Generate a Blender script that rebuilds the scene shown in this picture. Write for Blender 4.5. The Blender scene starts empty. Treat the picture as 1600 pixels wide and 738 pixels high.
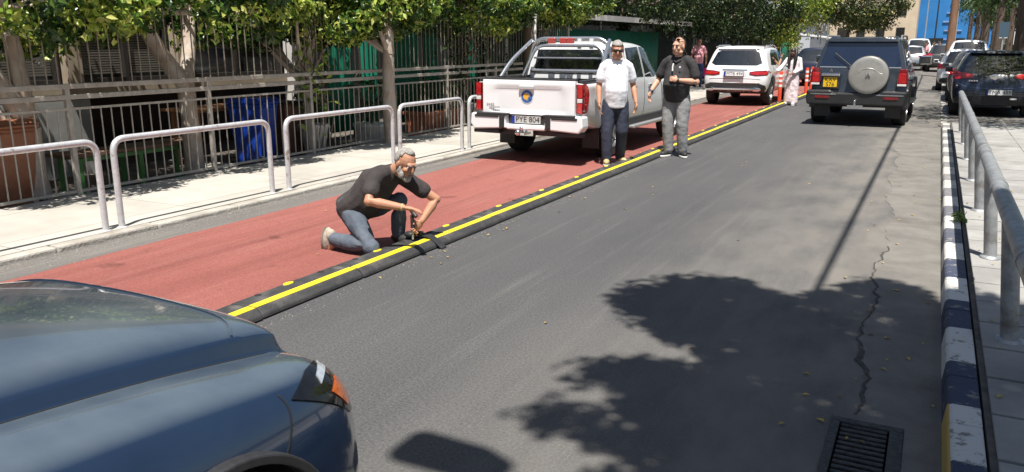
import bpy, bmesh, math, random
import numpy as np
from mathutils import Vector, Matrix
from mathutils.bvhtree import BVHTree
R = math.radians
rnd = random.Random(11)
nr = np.random.default_rng(5)
scn = bpy.context.scene
COL = scn.collection
# ------------------------------------------------------------------ tagging
def tag(o, label=None, cat=None, group=None, kind=None):
    if label: o['label'] = label
    if cat: o['category'] = cat
    if group: o['group'] = group
    if kind: o['kind'] = kind
    return o
def empty(name, loc=(0, 0, 0), label=None, cat=None, group=None, rz=0):
    o = bpy.data.objects.new(name, None); COL.objects.link(o)
    o.location = loc; o.rotation_euler = (0, 0, rz); o.empty_display_size = .2
    return tag(o, label, cat, group)
def mobj(name, me, mats, parent=None):
    o = bpy.data.objects.new(name, me); COL.objects.link(o)
    if mats is not None:
        for m in (mats if isinstance(mats, (list, tuple)) else [mats]): me.materials.append(m)
    if parent: o.parent = parent
    return o
def copy_tree(o, parent=None):
    c = o.copy(); COL.objects.link(c)
    if parent: c.parent = parent
    for ch in [x for x in bpy.data.objects if x.parent == o]: copy_tree(ch, c)
    return c
def smooth(me, angle=40):
    n = len(me.polygons)
    me.polygons.foreach_set('use_smooth', [True] * n)
    try: me.set_sharp_from_angle(angle=R(angle))
    except Exception: pass
# ------------------------------------------------------------------ mesh builder
class MB:
    def __init__(s): s.v = []; s.f = []; s.mi = []; s.m = 0
    def add(s, vs, fs):
        b = len(s.v); s.v += [tuple(v) for v in vs]
        for f in fs: s.f.append([b + i for i in f]); s.mi.append(s.m)
    def box(s, c, d, rz=0, M=None):
        x, y, z = d[0] / 2, d[1] / 2, d[2] / 2
        vs = [Vector((a * x, b * y, e * z)) for e in (-1, 1) for b in (-1, 1) for a in (-1, 1)]
        mt = M or (Matrix.Rotation(rz, 4, 'Z') if rz else None)
        if mt: vs = [mt @ v for v in vs]
        vs = [v + Vector(c) for v in vs]
        s.add(vs, [(0, 2, 3, 1), (4, 5, 7, 6), (0, 1, 5, 4), (2, 6, 7, 3), (0, 4, 6, 2), (1, 3, 7, 5)]); return s
    def tube(s, path, r, n=8, cap=True, ry=None, up=None):
        P = [Vector(p) for p in path]; k = len(P)
        rs = r if isinstance(r, (list, tuple)) else [r] * k
        rys = ry if isinstance(ry, (list, tuple)) else ([ry] * k if ry else rs)
        u0 = None; vs = []; 
        for i in range(k):
            t = (P[min(i + 1, k - 1)] - P[max(i - 1, 0)]).normalized()
            if u0 is None:
                a = Vector(up) if up else (Vector((0, 0, 1)) if abs(t.z) < .9 else Vector((0, 1, 0)))
                u0 = (a - t * a.dot(t)).normalized()
            else:
                u0 = (u0 - t * u0.dot(t)).normalized()
            w = t.cross(u0)
            for j in range(n):
                an = 2 * math.pi * j / n
                vs.append(P[i] + w * (math.cos(an) * rs[i]) + u0 * (math.sin(an) * rys[i]))
        fs = [(i * n + j, i * n + (j + 1) % n, (i + 1) * n + (j + 1) % n, (i + 1) * n + j) for i in range(k - 1) for j in range(n)]
        if cap: fs += [tuple(reversed(range(n))), tuple((k - 1) * n + j for j in range(n))]
        s.add(vs, fs); return s
    def rtube(s, path, r, rad=.12, n=10, seg=6):
        P = [Vector(p) for p in path]; out = [P[0]]
        for i in range(1, len(P) - 1):
            a = (P[i - 1] - P[i]).normalized(); b = (P[i + 1] - P[i]).normalized()
            p0 = P[i] + a * rad; p2 = P[i] + b * rad
            for q in range(seg + 1):
                t = q / seg; out.append(p0 * (1 - t) ** 2 + P[i] * 2 * t * (1 - t) + p2 * t * t)
        out.append(P[-1]); return s.tube(out, r, n)
    def lathe(s, prof, c=(0, 0, 0), n=20, axis='z', M=None):
        vs = []; k = len(prof); c = Vector(c)
        for (r, h) in prof:
            for j in range(n):
                a = 2 * math.pi * j / n; x, y = r * math.cos(a), r * math.sin(a)
                p = Vector((x, y, h)) if axis == 'z' else (Vector((h, x, y)) if axis == 'x' else Vector((y, h, x)))
                vs.append((M @ p if M else p) + c)
        fs = [(i * n + j, i * n + (j + 1) % n, (i + 1) * n + (j + 1) % n, (i + 1) * n + j) for i in range(k - 1) for j in range(n)]
        if prof[0][0] > 1e-4: fs.append(tuple(reversed(range(n))))
        if prof[-1][0] > 1e-4: fs.append(tuple((k - 1) * n + j for j in range(n)))
        s.add(vs, fs); return s
    def prism(s, poly, d0, d1, axis='y'):
        n = len(poly)
        def P(a, b, d): return {'y': (a, d, b), 'x': (d, a, b), 'z': (a, b, d)}[axis]
        s.add([P(a, b, d0) for a, b in poly] + [P(a, b, d1) for a, b in poly],
              [tuple(range(n)), tuple(reversed(range(n, 2 * n)))] + [(i, i + n, (i + 1) % n + n, (i + 1) % n) for i in range(n)]); return s
    def sphere(s, c, r, nu=12, nv=8, M=None):
        r = r if isinstance(r, (tuple, list)) else (r, r, r); vs = []; c = Vector(c)
        for i in range(1, nv):
            a = math.pi * i / nv
            for j in range(nu):
                b = 2 * math.pi * j / nu
                p = Vector((r[0] * math.sin(a) * math.cos(b), r[1] * math.sin(a) * math.sin(b), r[2] * math.cos(a)))
                vs.append((M @ p if M else p) + c)
        t = len(vs)
        for z in (1, -1):
            p = Vector((0, 0, z * r[2])); vs.append((M @ p if M else p) + c)
        fs = [(i * nu + j, (i + 1) * nu + j, (i + 1) * nu + (j + 1) % nu, i * nu + (j + 1) % nu) for i in range(nv - 2) for j in range(nu)]
        fs += [(t, j, (j + 1) % nu) for j in range(nu)] + [(t + 1, (nv - 2) * nu + (j + 1) % nu, (nv - 2) * nu + j) for j in range(nu)]
        s.add(vs, fs); return s
    def quad(s, a, b, c, d): s.add([a, b, c, d], [(0, 1, 2, 3)]); return s
    def mesh(s, name, sm=None, fix=True):
        me = bpy.data.meshes.new(name); me.from_pydata(s.v, [], s.f)
        me.polygons.foreach_set('material_index', s.mi)
        if fix:
            bm = bmesh.new(); bm.from_mesh(me); bmesh.ops.recalc_face_normals(bm, faces=bm.faces); bm.to_mesh(me); bm.free()
        if sm: smooth(me, sm if sm is not True else 40)
        return me
    def build(s, name, mats, parent=None, sm=None, bevel=0, fix=True):
        o = mobj(name, s.mesh(name, sm, fix), mats, parent)
        if bevel:
            b = o.modifiers.new('b', 'BEVEL'); b.width = bevel; b.segments = 2; b.limit_method = 'ANGLE'; b.angle_limit = R(35)
        return o
def eval_mesh(o):
    dg = bpy.context.evaluated_depsgraph_get(); dg.update()
    me = bpy.data.meshes.new_from_object(o.evaluated_get(dg)); return me
def bake(o):
    """apply an object's modifiers to its mesh"""
    me = eval_mesh(o); o.modifiers.clear(); old = o.data; o.data = me; return o
# ------------------------------------------------------------------ materials
MATS = {}
def mat(name, c1, c2=None, scale=6, rough=.6, metal=0, bump=0, bscale=None, detail=5, spec=.5, coat=0, stretch=(1, 1, 1), ramp=(.35, .65), rvar=0, trans=0, dust=None):
    if name in MATS: return MATS[name]
    m = bpy.data.materials.new(name); m.use_nodes = True; nt = m.node_tree; N = nt.nodes; L = nt.links
    b = N['Principled BSDF']; b.inputs['Roughness'].default_value = rough; b.inputs['Metallic'].default_value = metal
    b.inputs['Specular IOR Level'].default_value = spec; b.inputs['Coat Weight'].default_value = coat; b.inputs['Coat Roughness'].default_value = .04
    b.inputs['Base Color'].default_value = (*c1, 1)
    tc = N.new('ShaderNodeTexCoord'); mp = N.new('ShaderNodeMapping'); mp.inputs['Scale'].default_value = stretch
    L.new(tc.outputs['Object'], mp.inputs['Vector'])
    if c2 is not None:
        n = N.new('ShaderNodeTexNoise'); n.inputs['Scale'].default_value = scale; n.inputs['Detail'].default_value = detail; n.inputs['Roughness'].default_value = .65
        L.new(mp.outputs[0], n.inputs['Vector'])
        r = N.new('ShaderNodeValToRGB'); r.color_ramp.elements[0].position = ramp[0]; r.color_ramp.elements[1].position = ramp[1]
        r.color_ramp.elements[0].color = (*c1, 1); r.color_ramp.elements[1].color = (*c2, 1)
        L.new(n.outputs['Fac'], r.inputs['Fac']); out = r.outputs['Color']
        if dust:
            n2 = N.new('ShaderNodeTexNoise'); n2.inputs['Scale'].default_value = dust[1]; n2.inputs['Detail'].default_value = 6
            L.new(tc.outputs['Object'], n2.inputs['Vector'])
            r2 = N.new('ShaderNodeValToRGB'); r2.color_ramp.elements[0].position = dust[2]; r2.color_ramp.elements[1].position = dust[3]
            L.new(n2.outputs['Fac'], r2.inputs['Fac'])
            mx = N.new('ShaderNodeMix'); mx.data_type = 'RGBA'; L.new(r2.outputs['Color'], mx.inputs['Factor'])
            L.new(out, mx.inputs['A']); mx.inputs['B'].default_value = (*dust[0], 1); out = mx.outputs['Result']
        L.new(out, b.inputs['Base Color'])
        if rvar:
            mr = N.new('ShaderNodeMapRange'); mr.inputs['To Min'].default_value = rough - rvar; mr.inputs['To Max'].default_value = rough + rvar
            L.new(n.outputs['Fac'], mr.inputs['Value']); L.new(mr.outputs[0], b.inputs['Roughness'])
    if bump:
        n3 = N.new('ShaderNodeTexNoise'); n3.inputs['Scale'].default_value = bscale or scale * 3; n3.inputs['Detail'].default_value = 6
        L.new(mp.outputs[0], n3.inputs['Vector'])
        bp = N.new('ShaderNodeBump'); bp.inputs['Strength'].default_value = bump; bp.inputs['Distance'].default_value = .02
        L.new(n3.outputs['Fac'], bp.inputs['Height']); L.new(bp.outputs[0], b.inputs['Normal'])
    MATS[name] = m; return m
def leafmat(name, stops, trans=.35, rough=.38):
    if name in MATS: return MATS[name]
    m = bpy.data.materials.new(name); m.use_nodes = True; nt = m.node_tree; N = nt.nodes; L = nt.links
    b = N['Principled BSDF']; b.inputs['Roughness'].default_value = rough; b.inputs['Specular IOR Level'].default_value = .5
    g = N.new('ShaderNodeNewGeometry'); r = N.new('ShaderNodeValToRGB'); e = r.color_ramp.elements
    while len(e) < len(stops): e.new(.5)
    for i, (p, c) in enumerate(stops): e[i].position = p; e[i].color = (*c, 1)
    L.new(g.outputs['Random Per Island'], r.inputs['Fac']); L.new(r.outputs['Color'], b.inputs['Base Color'])
    t = N.new('ShaderNodeBsdfTranslucent'); L.new(r.outputs['Color'], t.inputs['Color'])
    mx = N.new('ShaderNodeMixShader'); mx.inputs[0].default_value = trans
    L.new(b.outputs[0], mx.inputs[1]); L.new(t.outputs[0], mx.inputs[2]); L.new(mx.outputs[0], N['Material Output'].inputs['Surface'])
    MATS[name] = m; return m
def nodes_of(m): return m.node_tree.nodes, m.node_tree.links
# ------------------------------------------------------------------ leaves
def leaf_mesh(name, cen, out, size, mats, parent, asp=.5, droop=.35, jitter=.7, idx=None):
    """many folded leaf faces; cen = centres, out = outward unit vectors"""
    n = len(cen); cen = np.asarray(cen, float); out = np.asarray(out, float)
    nor = out + nr.normal(0, jitter, (n, 3)); nor[:, 2] += .6; nor /= np.linalg.norm(nor, axis=1)[:, None] + 1e-9
    d = out * .6 + nr.normal(0, .8, (n, 3)); d[:, 2] -= droop
    d -= nor * (d * nor).sum(1)[:, None]; d /= np.linalg.norm(d, axis=1)[:, None] + 1e-9
    w = np.cross(nor, d); s = size * nr.uniform(.65, 1.3, n)[:, None]
    base = cen - d * s * .5; tip = cen + d * s * .5 - nor * s * .08
    l = cen - w * s * asp * .5 + nor * s * .1 - d * s * .05; r_ = cen + w * s * asp * .5 + nor * s * .1 - d * s * .05
    V = np.stack([base, l, tip, r_], 1).reshape(-1, 3)
    me = bpy.data.meshes.new(name); me.vertices.add(4 * n); me.vertices.foreach_set('co', V.ravel())
    me.loops.add(6 * n); me.polygons.add(2 * n)
    b = np.arange(n)[:, None] * 4
    me.loops.foreach_set('vertex_index', (b + np.array([[0, 2, 1, 0, 3, 2]])).ravel())
    me.polygons.foreach_set('loop_start', np.arange(2 * n) * 3)
    if idx is not None: me.polygons.foreach_set('material_index', np.repeat(idx, 2))
    me.update(calc_edges=True); me.validate()
    return mobj(name, me, mats, parent)
def ellipsoid_pts(c, r, n, shell=.55, low=None):
    d = nr.normal(0, 1, (n, 3)); d /= np.linalg.norm(d, axis=1)[:, None]
    rad = shell + (1 - shell) * nr.random(n) ** .6
    return np.array(c) + d * rad[:, None] * np.array(r), d
def clumps(c, r, nclump, nleaf, cr, seed_shell=.6, squash=.7, keep=None):
    cc, dd = ellipsoid_pts(c, r, nclump, seed_shell)
    if keep is not None:
        k = np.array([keep(p) for p in cc]); cc = cc[k]; dd = dd[k]
    P = []; D = []; clumps.idx = []
    for q, d0 in zip(cc, dd):
        clumps.idx += [0 if rnd.random() < .5 else 1] * nleaf
        k = cr * rnd.uniform(.6, 1.35); p, d = ellipsoid_pts(q, (k, k, k * squash), nleaf, .3); P.append(p); D.append(d * .7 + d0 * .3)
    return np.concatenate(P), np.concatenate(D)
# ------------------------------------------------------------------ text
def text_mesh(txt, size, name, m, parent, M, ext=.001, sx=1, align='CENTER'):
    cu = bpy.data.curves.new(name, 'FONT'); cu.body = txt; cu.size = size; cu.align_x = align; cu.align_y = 'CENTER'; cu.extrude = ext; cu.resolution_u = 3
    t = bpy.data.objects.new('tmp_text', cu); COL.objects.link(t)
    me = eval_mesh(t); bpy.data.objects.remove(t); me.transform(Matrix.Diagonal((sx, 1, 1, 1))); me.transform(M)
    me.materials.clear(); return mobj(name, me, m, parent)
REARTXT = Matrix.Rotation(R(90), 4, 'X')     # text that reads when looked at along +Y
# ------------------------------------------------------------------ camera, light
H = 1.72
cam = bpy.data.cameras.new('camera'); camo = bpy.data.objects.new('camera', cam); COL.objects.link(camo)
camo.location = (0, 0, H); cam.sensor_fit = 'HORIZONTAL'; cam.sensor_width = 36; cam.lens = 36 * 1250 / 1600
cam.clip_start = .05; cam.clip_end = 2000
camo.rotation_euler = (R(90 - 13.626), 0, R(27.516)); scn.camera = camo
w = bpy.data.worlds.new('World'); scn.world = w; w.use_nodes = True
wn = w.node_tree.nodes; sky = wn.new('ShaderNodeTexSky'); sky.sky_type = 'NISHITA'; sky.sun_disc = False
SUN = Vector((-.15, .35, -1)).normalized()
sky.sun_elevation = math.asin(-SUN.z); sky.sun_rotation = math.atan2(-SUN.x, -SUN.y); sky.air_density = 1.2; sky.dust_density = 1.5
w.node_tree.links.new(sky.outputs[0], wn['Background'].inputs['Color']); wn['Background'].inputs['Strength'].default_value = .05
sl = bpy.data.lights.new('sun', 'SUN'); sl.energy = 5.0; sl.angle = R(.53); sl.color = (1, .955, .88)
so = bpy.data.objects.new('sun', sl); COL.objects.link(so); so.rotation_euler = SUN.to_track_quat('-Z', 'Y').to_euler(); so.location = (3, -5, 20)
scn.view_settings.view_transform = 'Standard'; scn.view_settings.look = 'None'; scn.view_settings.exposure = .76; scn.view_settings.gamma = 1
scn.render.engine = 'CYCLES'
# ------------------------------------------------------------------ common materials
M_galv = mat('galvanised_steel', (.42, .43, .44), (.56, .57, .58), 25, .45, .55, .15, 60)
M_fence = mat('fence_paint', (.31, .285, .25), (.42, .39, .345), 12, .6, .1, .2, 50)
M_barrier = mat('barrier_steel', (.55, .55, .57), (.68, .68, .69), 18, .42, .4, .15, 60, dust=((.30, .25, .20), 11, .60, .70))
M_black = mat('black_plastic', (.022, .022, .024), (.034, .034, .036), 20, .5)
M_dark = mat('dark_void', (.012, .012, .013), (.02, .02, .02), 4, .8)
M_rubber = mat('tyre_rubber', (.018, .018, .018), (.04, .038, .036), 14, .8, bump=.2)
M_glass = mat('car_glass', (.008, .011, .014), (.016, .02, .025), 3, .04, spec=.9, coat=.6)
M_chrome = mat('chrome', (.75, .75, .77), None, rough=.12, metal=1)
M_rim = mat('alloy_rim', (.45, .45, .47), (.55, .55, .56), 20, .3, .9)
M_red = mat('red_lens', (.32, .008, .012), (.5, .02, .02), 14, .12, coat=.8, spec=.6)
M_redd = mat('dark_red_lens', (.10, .004, .008), (.2, .01, .012), 14, .12, coat=.8)
M_clear = mat('clear_lens', (.55, .55, .56), (.75, .73, .7), 30, .15, coat=.8)
M_amber = mat('amber_lens', (.5, .10, .01), (.65, .17, .02), 40, .15, coat=.8)
M_white = mat('white_paint', (.80, .80, .80), None, rough=.3)
M_wcar = mat('white_car_paint', (.76, .77, .785), (.80, .805, .815), 3, .3, coat=.7, spec=.4)
M_bark = mat('bark_grey', (.33, .26, .21), (.52, .44, .37), 7, .85, bump=.8, bscale=18, stretch=(1, 1, .45), dust=((.45, .41, .36), 5, .5, .62))
M_barkd = mat('bark_brown', (.07, .05, .038), (.15, .108, .08), 9, .9, bump=.9, bscale=20, stretch=(1, 1, .25))
M_concr = mat('pavement_concrete', (.37, .345, .31), (.47, .445, .405), 1.6, .9, bump=.25, bscale=60, detail=9, dust=((.30, .28, .25), .9, .55, .75))
# ================================================================== SETTING: road, lanes, pavements
def sheet(name, x0, x1, y0, y1, z, m, thick=0):
    b = MB()
    if thick: b.box(((x0 + x1) / 2, (y0 + y1) / 2, z - thick / 2), (x1 - x0, y1 - y0, thick))
    else: b.quad((x0, y0, z), (x1, y0, z), (x1, y1, z), (x0, y1, z))
    return tag(b.build(name, m), kind='structure')
def asphalt(name, c1, c2, dustc, dx0=None, dx1=None, dcol=None, aggregate=.5):
    m = bpy.data.materials.new(name); m.use_nodes = True; N, L = nodes_of(m); b = N['Principled BSDF']
    b.inputs['Roughness'].default_value = .82; b.inputs['Specular IOR Level'].default_value = .35
    tc = N.new('ShaderNodeTexCoord')
    def noise(sc, det, st=(1, 1, 1), rg=.6):
        mp = N.new('ShaderNodeMapping'); mp.inputs['Scale'].default_value = st; L.new(tc.outputs['Object'], mp.inputs['Vector'])
        n = N.new('ShaderNodeTexNoise'); n.inputs['Scale'].default_value = sc; n.inputs['Detail'].default_value = det; n.inputs['Roughness'].default_value = rg
        L.new(mp.outputs[0], n.inputs['Vector']); return n.outputs['Fac']
    def ramp(f, p0, p1, c0=(0, 0, 0), c1_=(1, 1, 1)):
        r = N.new('ShaderNodeValToRGB'); r.color_ramp.elements[0].position = p0; r.color_ramp.elements[1].position = p1
        r.color_ramp.elements[0].color = (*c0, 1); r.color_ramp.elements[1].color = (*c1_, 1); L.new(f, r.inputs['Fac']); return r.outputs['Color']
    def mix(f, a, bb, typ='MIX'):
        x = N.new('ShaderNodeMix'); x.data_type = 'RGBA'; x.blend_type = typ
        if isinstance(f, float): x.inputs['Factor'].default_value = f
        else: L.new(f, x.inputs['Factor'])
        for k, q in (('A', a), ('B', bb)):
            if isinstance(q, tuple): x.inputs[k].default_value = (*q, 1)
            else: L.new(q, x.inputs[k])
        return x.outputs['Result']
    col = ramp(noise(.55, 6, (1, .35, 1)), .34, .66, c1, c2)
    col = mix(ramp(noise(3.2, 7, (2.6, .10, 1), .75), .52, .78), col, dustc)                # lengthwise wear streaks
    fine = noise(70, 5, (1, 1, 1), .85)
    col = mix(aggregate, col, ramp(fine, .33, .68, (.28, .28, .30), (1.9, 1.87, 1.8)), 'MULTIPLY')
    v = N.new('ShaderNodeTexVoronoi'); v.inputs['Scale'].default_value = 42; L.new(tc.outputs['Object'], v.inputs['Vector'])
    chip = ramp(v.outputs['Distance'], .07, .16, (1, 1, 1), (0, 0, 0))
    chm = N.new('ShaderNodeMath'); chm.operation = 'MULTIPLY'; L.new(chip, chm.inputs[0]); L.new(ramp(noise(2.2, 5), .40, .62), chm.inputs[1])
    col = mix(chm.outputs[0], col, (dustc[0] * 1.7, dustc[1] * 1.65, dustc[2] * 1.55))
    if dx0 is None: col = mix(ramp(noise(1.4, 6, (2.0, .10, 1), .7), .48, .72), col, (.70, .68, .68), 'MULTIPLY'); col = mix(ramp(noise(2.6, 5), .62, .70), col, (.62, .6, .6), 'MULTIPLY')
    if dx0 is not None:
        sp = N.new('ShaderNodeSeparateXYZ'); L.new(tc.outputs['Object'], sp.inputs[0])
        ad = N.new('ShaderNodeMath'); ad.operation = 'MULTIPLY_ADD'; L.new(noise(.9, 5, (1, .5, 1)), ad.inputs[0]); ad.inputs[1].default_value = .55; L.new(sp.outputs['X'], ad.inputs[2])
        mr = N.new('ShaderNodeMapRange'); mr.inputs['From Min'].default_value = dx0; mr.inputs['From Max'].default_value = dx1; L.new(ad.outputs[0], mr.inputs['Value'])
        ms = N.new('ShaderNodeMath'); ms.operation = 'MULTIPLY'; L.new(mr.outputs[0], ms.inputs[0]); L.new(ramp(noise(2.2, 6, (1, .4, 1)), .25, .6), ms.inputs[1])
        col = mix(ms.outputs[0], col, dcol)
        # cracks
        dn = N.new('ShaderNodeMix'); dn.data_type = 'VECTOR'; dn.inputs['Factor'].default_value = .25
        nn = N.new('ShaderNodeTexNoise'); nn.inputs['Scale'].default_value = 4; L.new(tc.outputs['Object'], nn.inputs['Vector'])
        L.new(tc.outputs['Object'], dn.inputs['A']); L.new(nn.outputs['Color'], dn.inputs['B'])
        vc = N.new('ShaderNodeTexVoronoi'); vc.feature = 'DISTANCE_TO_EDGE'; vc.inputs['Scale'].default_value = .34; L.new(dn.outputs['Result'], vc.inputs['Vector'])
        cm = N.new('ShaderNodeMath'); cm.operation = 'MULTIPLY'; L.new(ramp(vc.outputs['Distance'], .003, .011, (1, 1, 1), (0, 0, 0)), cm.inputs[0]); L.new(ms.outputs[0], cm.inputs[1])
    L.new(col, b.inputs['Base Color'])
    bp = N.new('ShaderNodeBump'); bp.inputs['Strength'].default_value = .55; bp.inputs['Distance'].default_value = .008
    L.new(noise(130, 3, (1, 1, 1), .8), bp.inputs['Height']); L.new(bp.outputs[0], b.inputs['Normal'])
    return m
M_road = asphalt('asphalt_road', (.058, .059, .063), (.082, .082, .084), (.105, .103, .101), -1.9, -.2, (.172, .160, .143), .8)
M_gut = asphalt('asphalt_gutter', (.105, .10, .097), (.15, .143, .135), (.24, .22, .19))
M_lane = asphalt('red_lane_coating', (.215, .070, .058), (.275, .098, .083), (.315, .135, .115), aggregate=.45)
M_soil = mat('dry_soil', (.06, .05, .042), (.13, .11, .09), 3, .95, bump=.5, bscale=25)
M_terr = mat('far_ground', (.16, .14, .11), (.22, .2, .16), .3, .95)
sheet('ground', -700, 700, -300, 1500, -.6, M_terr)
# road with an opening for the drain
DX0, DX1, DY0, DY1 = -.262, .045, 3.0, 3.78
rb = MB()
for x0, x1, y0, y1 in ((-6.45, DX0, -40, 400), (DX0, DX1, -40, DY0), (DX0, DX1, DY1, 400), (DX1, .24, -40, 400)):
    rb.quad((x0, y0, 0), (x1, y0, 0), (x1, y1, 0), (x0, y1, 0))
tag(rb.build('road', M_road), kind='structure')
sheet('gutter', -6.42, -5.94, -40, 200, .003, M_gut)
b = MB(); yy_ = list(np.arange(1.6, 30, .22)) + list(np.arange(30, 70, 1.0)); jx = [-5.95 + rnd.uniform(-.014, .014) + .012 * math.sin(q * 2.3) for q in yy_]
for i in range(len(yy_) - 1): b.quad((jx[i], yy_[i], .006), (-3.9, yy_[i], .006), (-3.9, yy_[i + 1], .006), (jx[i + 1], yy_[i + 1], .006))
tag(b.build('bus_lane', M_lane), kind='structure')
sheet('parking_bay', .24, 2.75, 18.6, 400, -.002, M_gut)
# left pavement, kerb edge stones
PZ = .05
M_pave = mat('left_paving', (.36, .335, .30), (.455, .43, .39), 1.3, .9, bump=.2, bscale=70, detail=10, dust=((.27, .25, .225), .8, .56, .78))
N, L = nodes_of(M_pave)
bt = N.new('ShaderNodeTexBrick'); bt.offset = 0; bt.inputs['Scale'].default_value = 1; bt.inputs['Brick Width'].default_value = 1.15; bt.inputs['Row Height'].default_value = 1.9
bt.inputs['Mortar Size'].default_value = .006; bt.inputs['Color1'].default_value = (1, 1, 1, 1); bt.inputs['Color2'].default_value = (.93, .93, .92, 1); bt.inputs['Mortar'].default_value = (.45, .43, .4, 1)
tcn = [n for n in N if n.type == 'TEX_COORD'][0]; L.new(tcn.outputs['Object'], bt.inputs['Vector'])
mm = N.new('ShaderNodeMix'); mm.data_type = 'RGBA'; mm.blend_type = 'MULTIPLY'; mm.inputs['Factor'].default_value = 1
src = N['Principled BSDF'].inputs['Base Color'].links[0].from_socket; L.new(src, mm.inputs['A']); L.new(bt.outputs['Color'], mm.inputs['B']); L.new(mm.outputs['Result'], N['Principled BSDF'].inputs['Base Color'])
b = MB(); b.box((-7.47, 80, PZ - .1), (1.9, 240, .2)); tag(b.build('pavement', M_pave), kind='structure')
b = MB(); y = -20
while y < 90:
    l = 1.0; b.box((-6.445 + rnd.uniform(-.006, .006), y + l / 2, PZ - .1 + rnd.uniform(-.004, .004)), (.14, l - .008, .2)); y += l
M_kerb = mat('kerb_concrete', (.34, .315, .28), (.46, .435, .39), 5, .92, bump=.5, bscale=40, dust=((.24, .215, .18), 2.5, .5, .66))
tag(b.build('kerb', M_kerb, bevel=.018), kind='structure')
# yard behind the fence
b = MB(); b.box((-15.2, 10, -.25), (13.2, 80, .2)); tag(b.build('yard_ground', M_soil), kind='structure')
# gravel and grit swept against the left kerb, counted by nobody
def specks(name, n, fx, fy, z, s, m, label, cat):
    P = np.stack([fx(n), fy(n), np.full(n, z)], 1); me = bpy.data.meshes.new(name); V = []; F = []
    for k, p in enumerate(P):
        q = s * rnd.uniform(.4, 1.5); bb = 4 * k; a = rnd.uniform(0, 6.28)
        for j in range(3): V.append((p[0] + q * math.cos(a + 2.1 * j), p[1] + q * math.sin(a + 2.1 * j), p[2]))
        V.append((p[0], p[1], p[2] + q * .7)); F += [(bb, bb + 1, bb + 3), (bb + 1, bb + 2, bb + 3), (bb + 2, bb, bb + 3)]
    me.from_pydata(V, [], F); return tag(mobj(name, me, m), label, cat, kind='stuff')
M_grit = mat('grit', (.19, .17, .145), (.33, .30, .26), 30, .95)
specks('roadside_grit', 4200, lambda n: -6.36 + np.abs(nr.normal(0, .13, n)), lambda n: 1 + 17 * nr.random(n) ** 1.2, .004, .006, M_grit, 'pale grit swept along the foot of the left kerb', 'grit')
specks('road_debris', 900, lambda n: -3.6 + np.abs(nr.normal(0, .07, n)), lambda n: 2 + 18 * nr.random(n), .001, .005, M_grit, 'crumbs of grit along the road side of the rubber lane divider', 'grit')
# fallen leaves
def fallen(n, fx, fy, fz, s):
    P = np.stack([fx(n), fy(n), fz(n)], 1); return P, np.tile([0, 0, 1.], (n, 1)), s
M_fall = leafmat('fallen_leaf', [(0, (.42, .30, .06)), (.5, (.50, .36, .08)), (.75, (.30, .16, .05)), (1, (.14, .08, .04))], .1, .7)
P = np.concatenate([np.stack([nr.uniform(-.5, .2, 46), 3 + 13 * nr.random(46) ** 1.5, np.full(46, .012)], 1), np.stack([nr.uniform(-3.4, -.4, 26), nr.uniform(3.2, 16, 26), np.full(26, .01)], 1),
                    np.stack([nr.uniform(.36, 1.3, 50), 3 + 9 * nr.random(50), np.full(50, .14)], 1), np.stack([nr.uniform(-5.9, -4, 30), nr.uniform(4, 16, 30), np.full(30, .016)], 1), np.stack([nr.uniform(-3.58, -3.3, 14), nr.uniform(3.5, 9, 14), np.full(14, .012)], 1)])
tag(leaf_mesh('fallen_leaves', P, np.tile([0, 0, 6.], (len(P), 1)), .042, M_fall, None, .45, 0, .5), 'small yellow and brown fallen leaves scattered over road and pavement', 'leaves', kind='stuff')
# right pavement slabs
M_slab = mat('slab_concrete', (.235, .23, .22), (.33, .322, .305), 2.2, .9, bump=.3, bscale=60, detail=9, dust=((.17, .165, .155), 1.3, .5, .72))
b = MB(); b.box((3.4, -6, .034), (6.1, 49, .17)); tag(b.build('right_pavement_bed', mat('slab_joint', (.055, .05, .045), (.12, .11, .095), 12, .95)), kind='structure')
b = MB(); PR = .132; y = -2.0; row = 0
while y < 18.3:
    x = .375
    while x < 5.4:
        wd = .9; b.box((x + wd / 2, y + .225, PR - .03 + rnd.uniform(-.003, .003)), (wd - .005, .45 - .026, .06)); x += wd
    y += .45
tag(b.build('right_pavement', M_slab, bevel=.004), kind='structure')
# right kerb, painted in navy and white blocks
m = bpy.data.materials.new('painted_kerb'); m.use_nodes = True; N, L = nodes_of(m); bs = N['Principled BSDF']; bs.inputs['Roughness'].default_value = .75
tc = N.new('ShaderNodeTexCoord'); sp = N.new('ShaderNodeSeparateXYZ'); L.new(tc.outputs['Object'], sp.inputs[0])
ns = N.new('ShaderNodeTexNoise'); ns.inputs['Scale'].default_value = 7; ns.inputs['Detail'].default_value = 6; L.new(tc.outputs['Object'], ns.inputs['Vector'])
a1 = N.new('ShaderNodeMath'); a1.operation = 'MULTIPLY_ADD'; L.new(ns.outputs['Fac'], a1.inputs[0]); a1.inputs[1].default_value = .03; L.new(sp.outputs['Y'], a1.inputs[2])
a2 = N.new('ShaderNodeMath'); a2.operation = 'MULTIPLY_ADD'; L.new(a1.outputs[0], a2.inputs[0]); a2.inputs[1].default_value = 1 / 1.14; a2.inputs[2].default_value = -3.925 / 1.14 + 10
fr = N.new('ShaderNodeMath'); fr.operation = 'FRACT'; L.new(a2.outputs[0], fr.inputs[0])
gt = N.new('ShaderNodeMath'); gt.operation = 'LESS_THAN'; L.new(fr.outputs[0], gt.inputs[0]); gt.inputs[1].default_value = .5
def rampn(f, p0, p1, c0, c1):
    r = N.new('ShaderNodeValToRGB'); r.color_ramp.elements[0].position = p0; r.color_ramp.elements[1].position = p1; r.color_ramp.elements[0].color = (*c0, 1); r.color_ramp.elements[1].color = (*c1, 1); L.new(f, r.inputs['Fac']); return r.outputs['Color']
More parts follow.
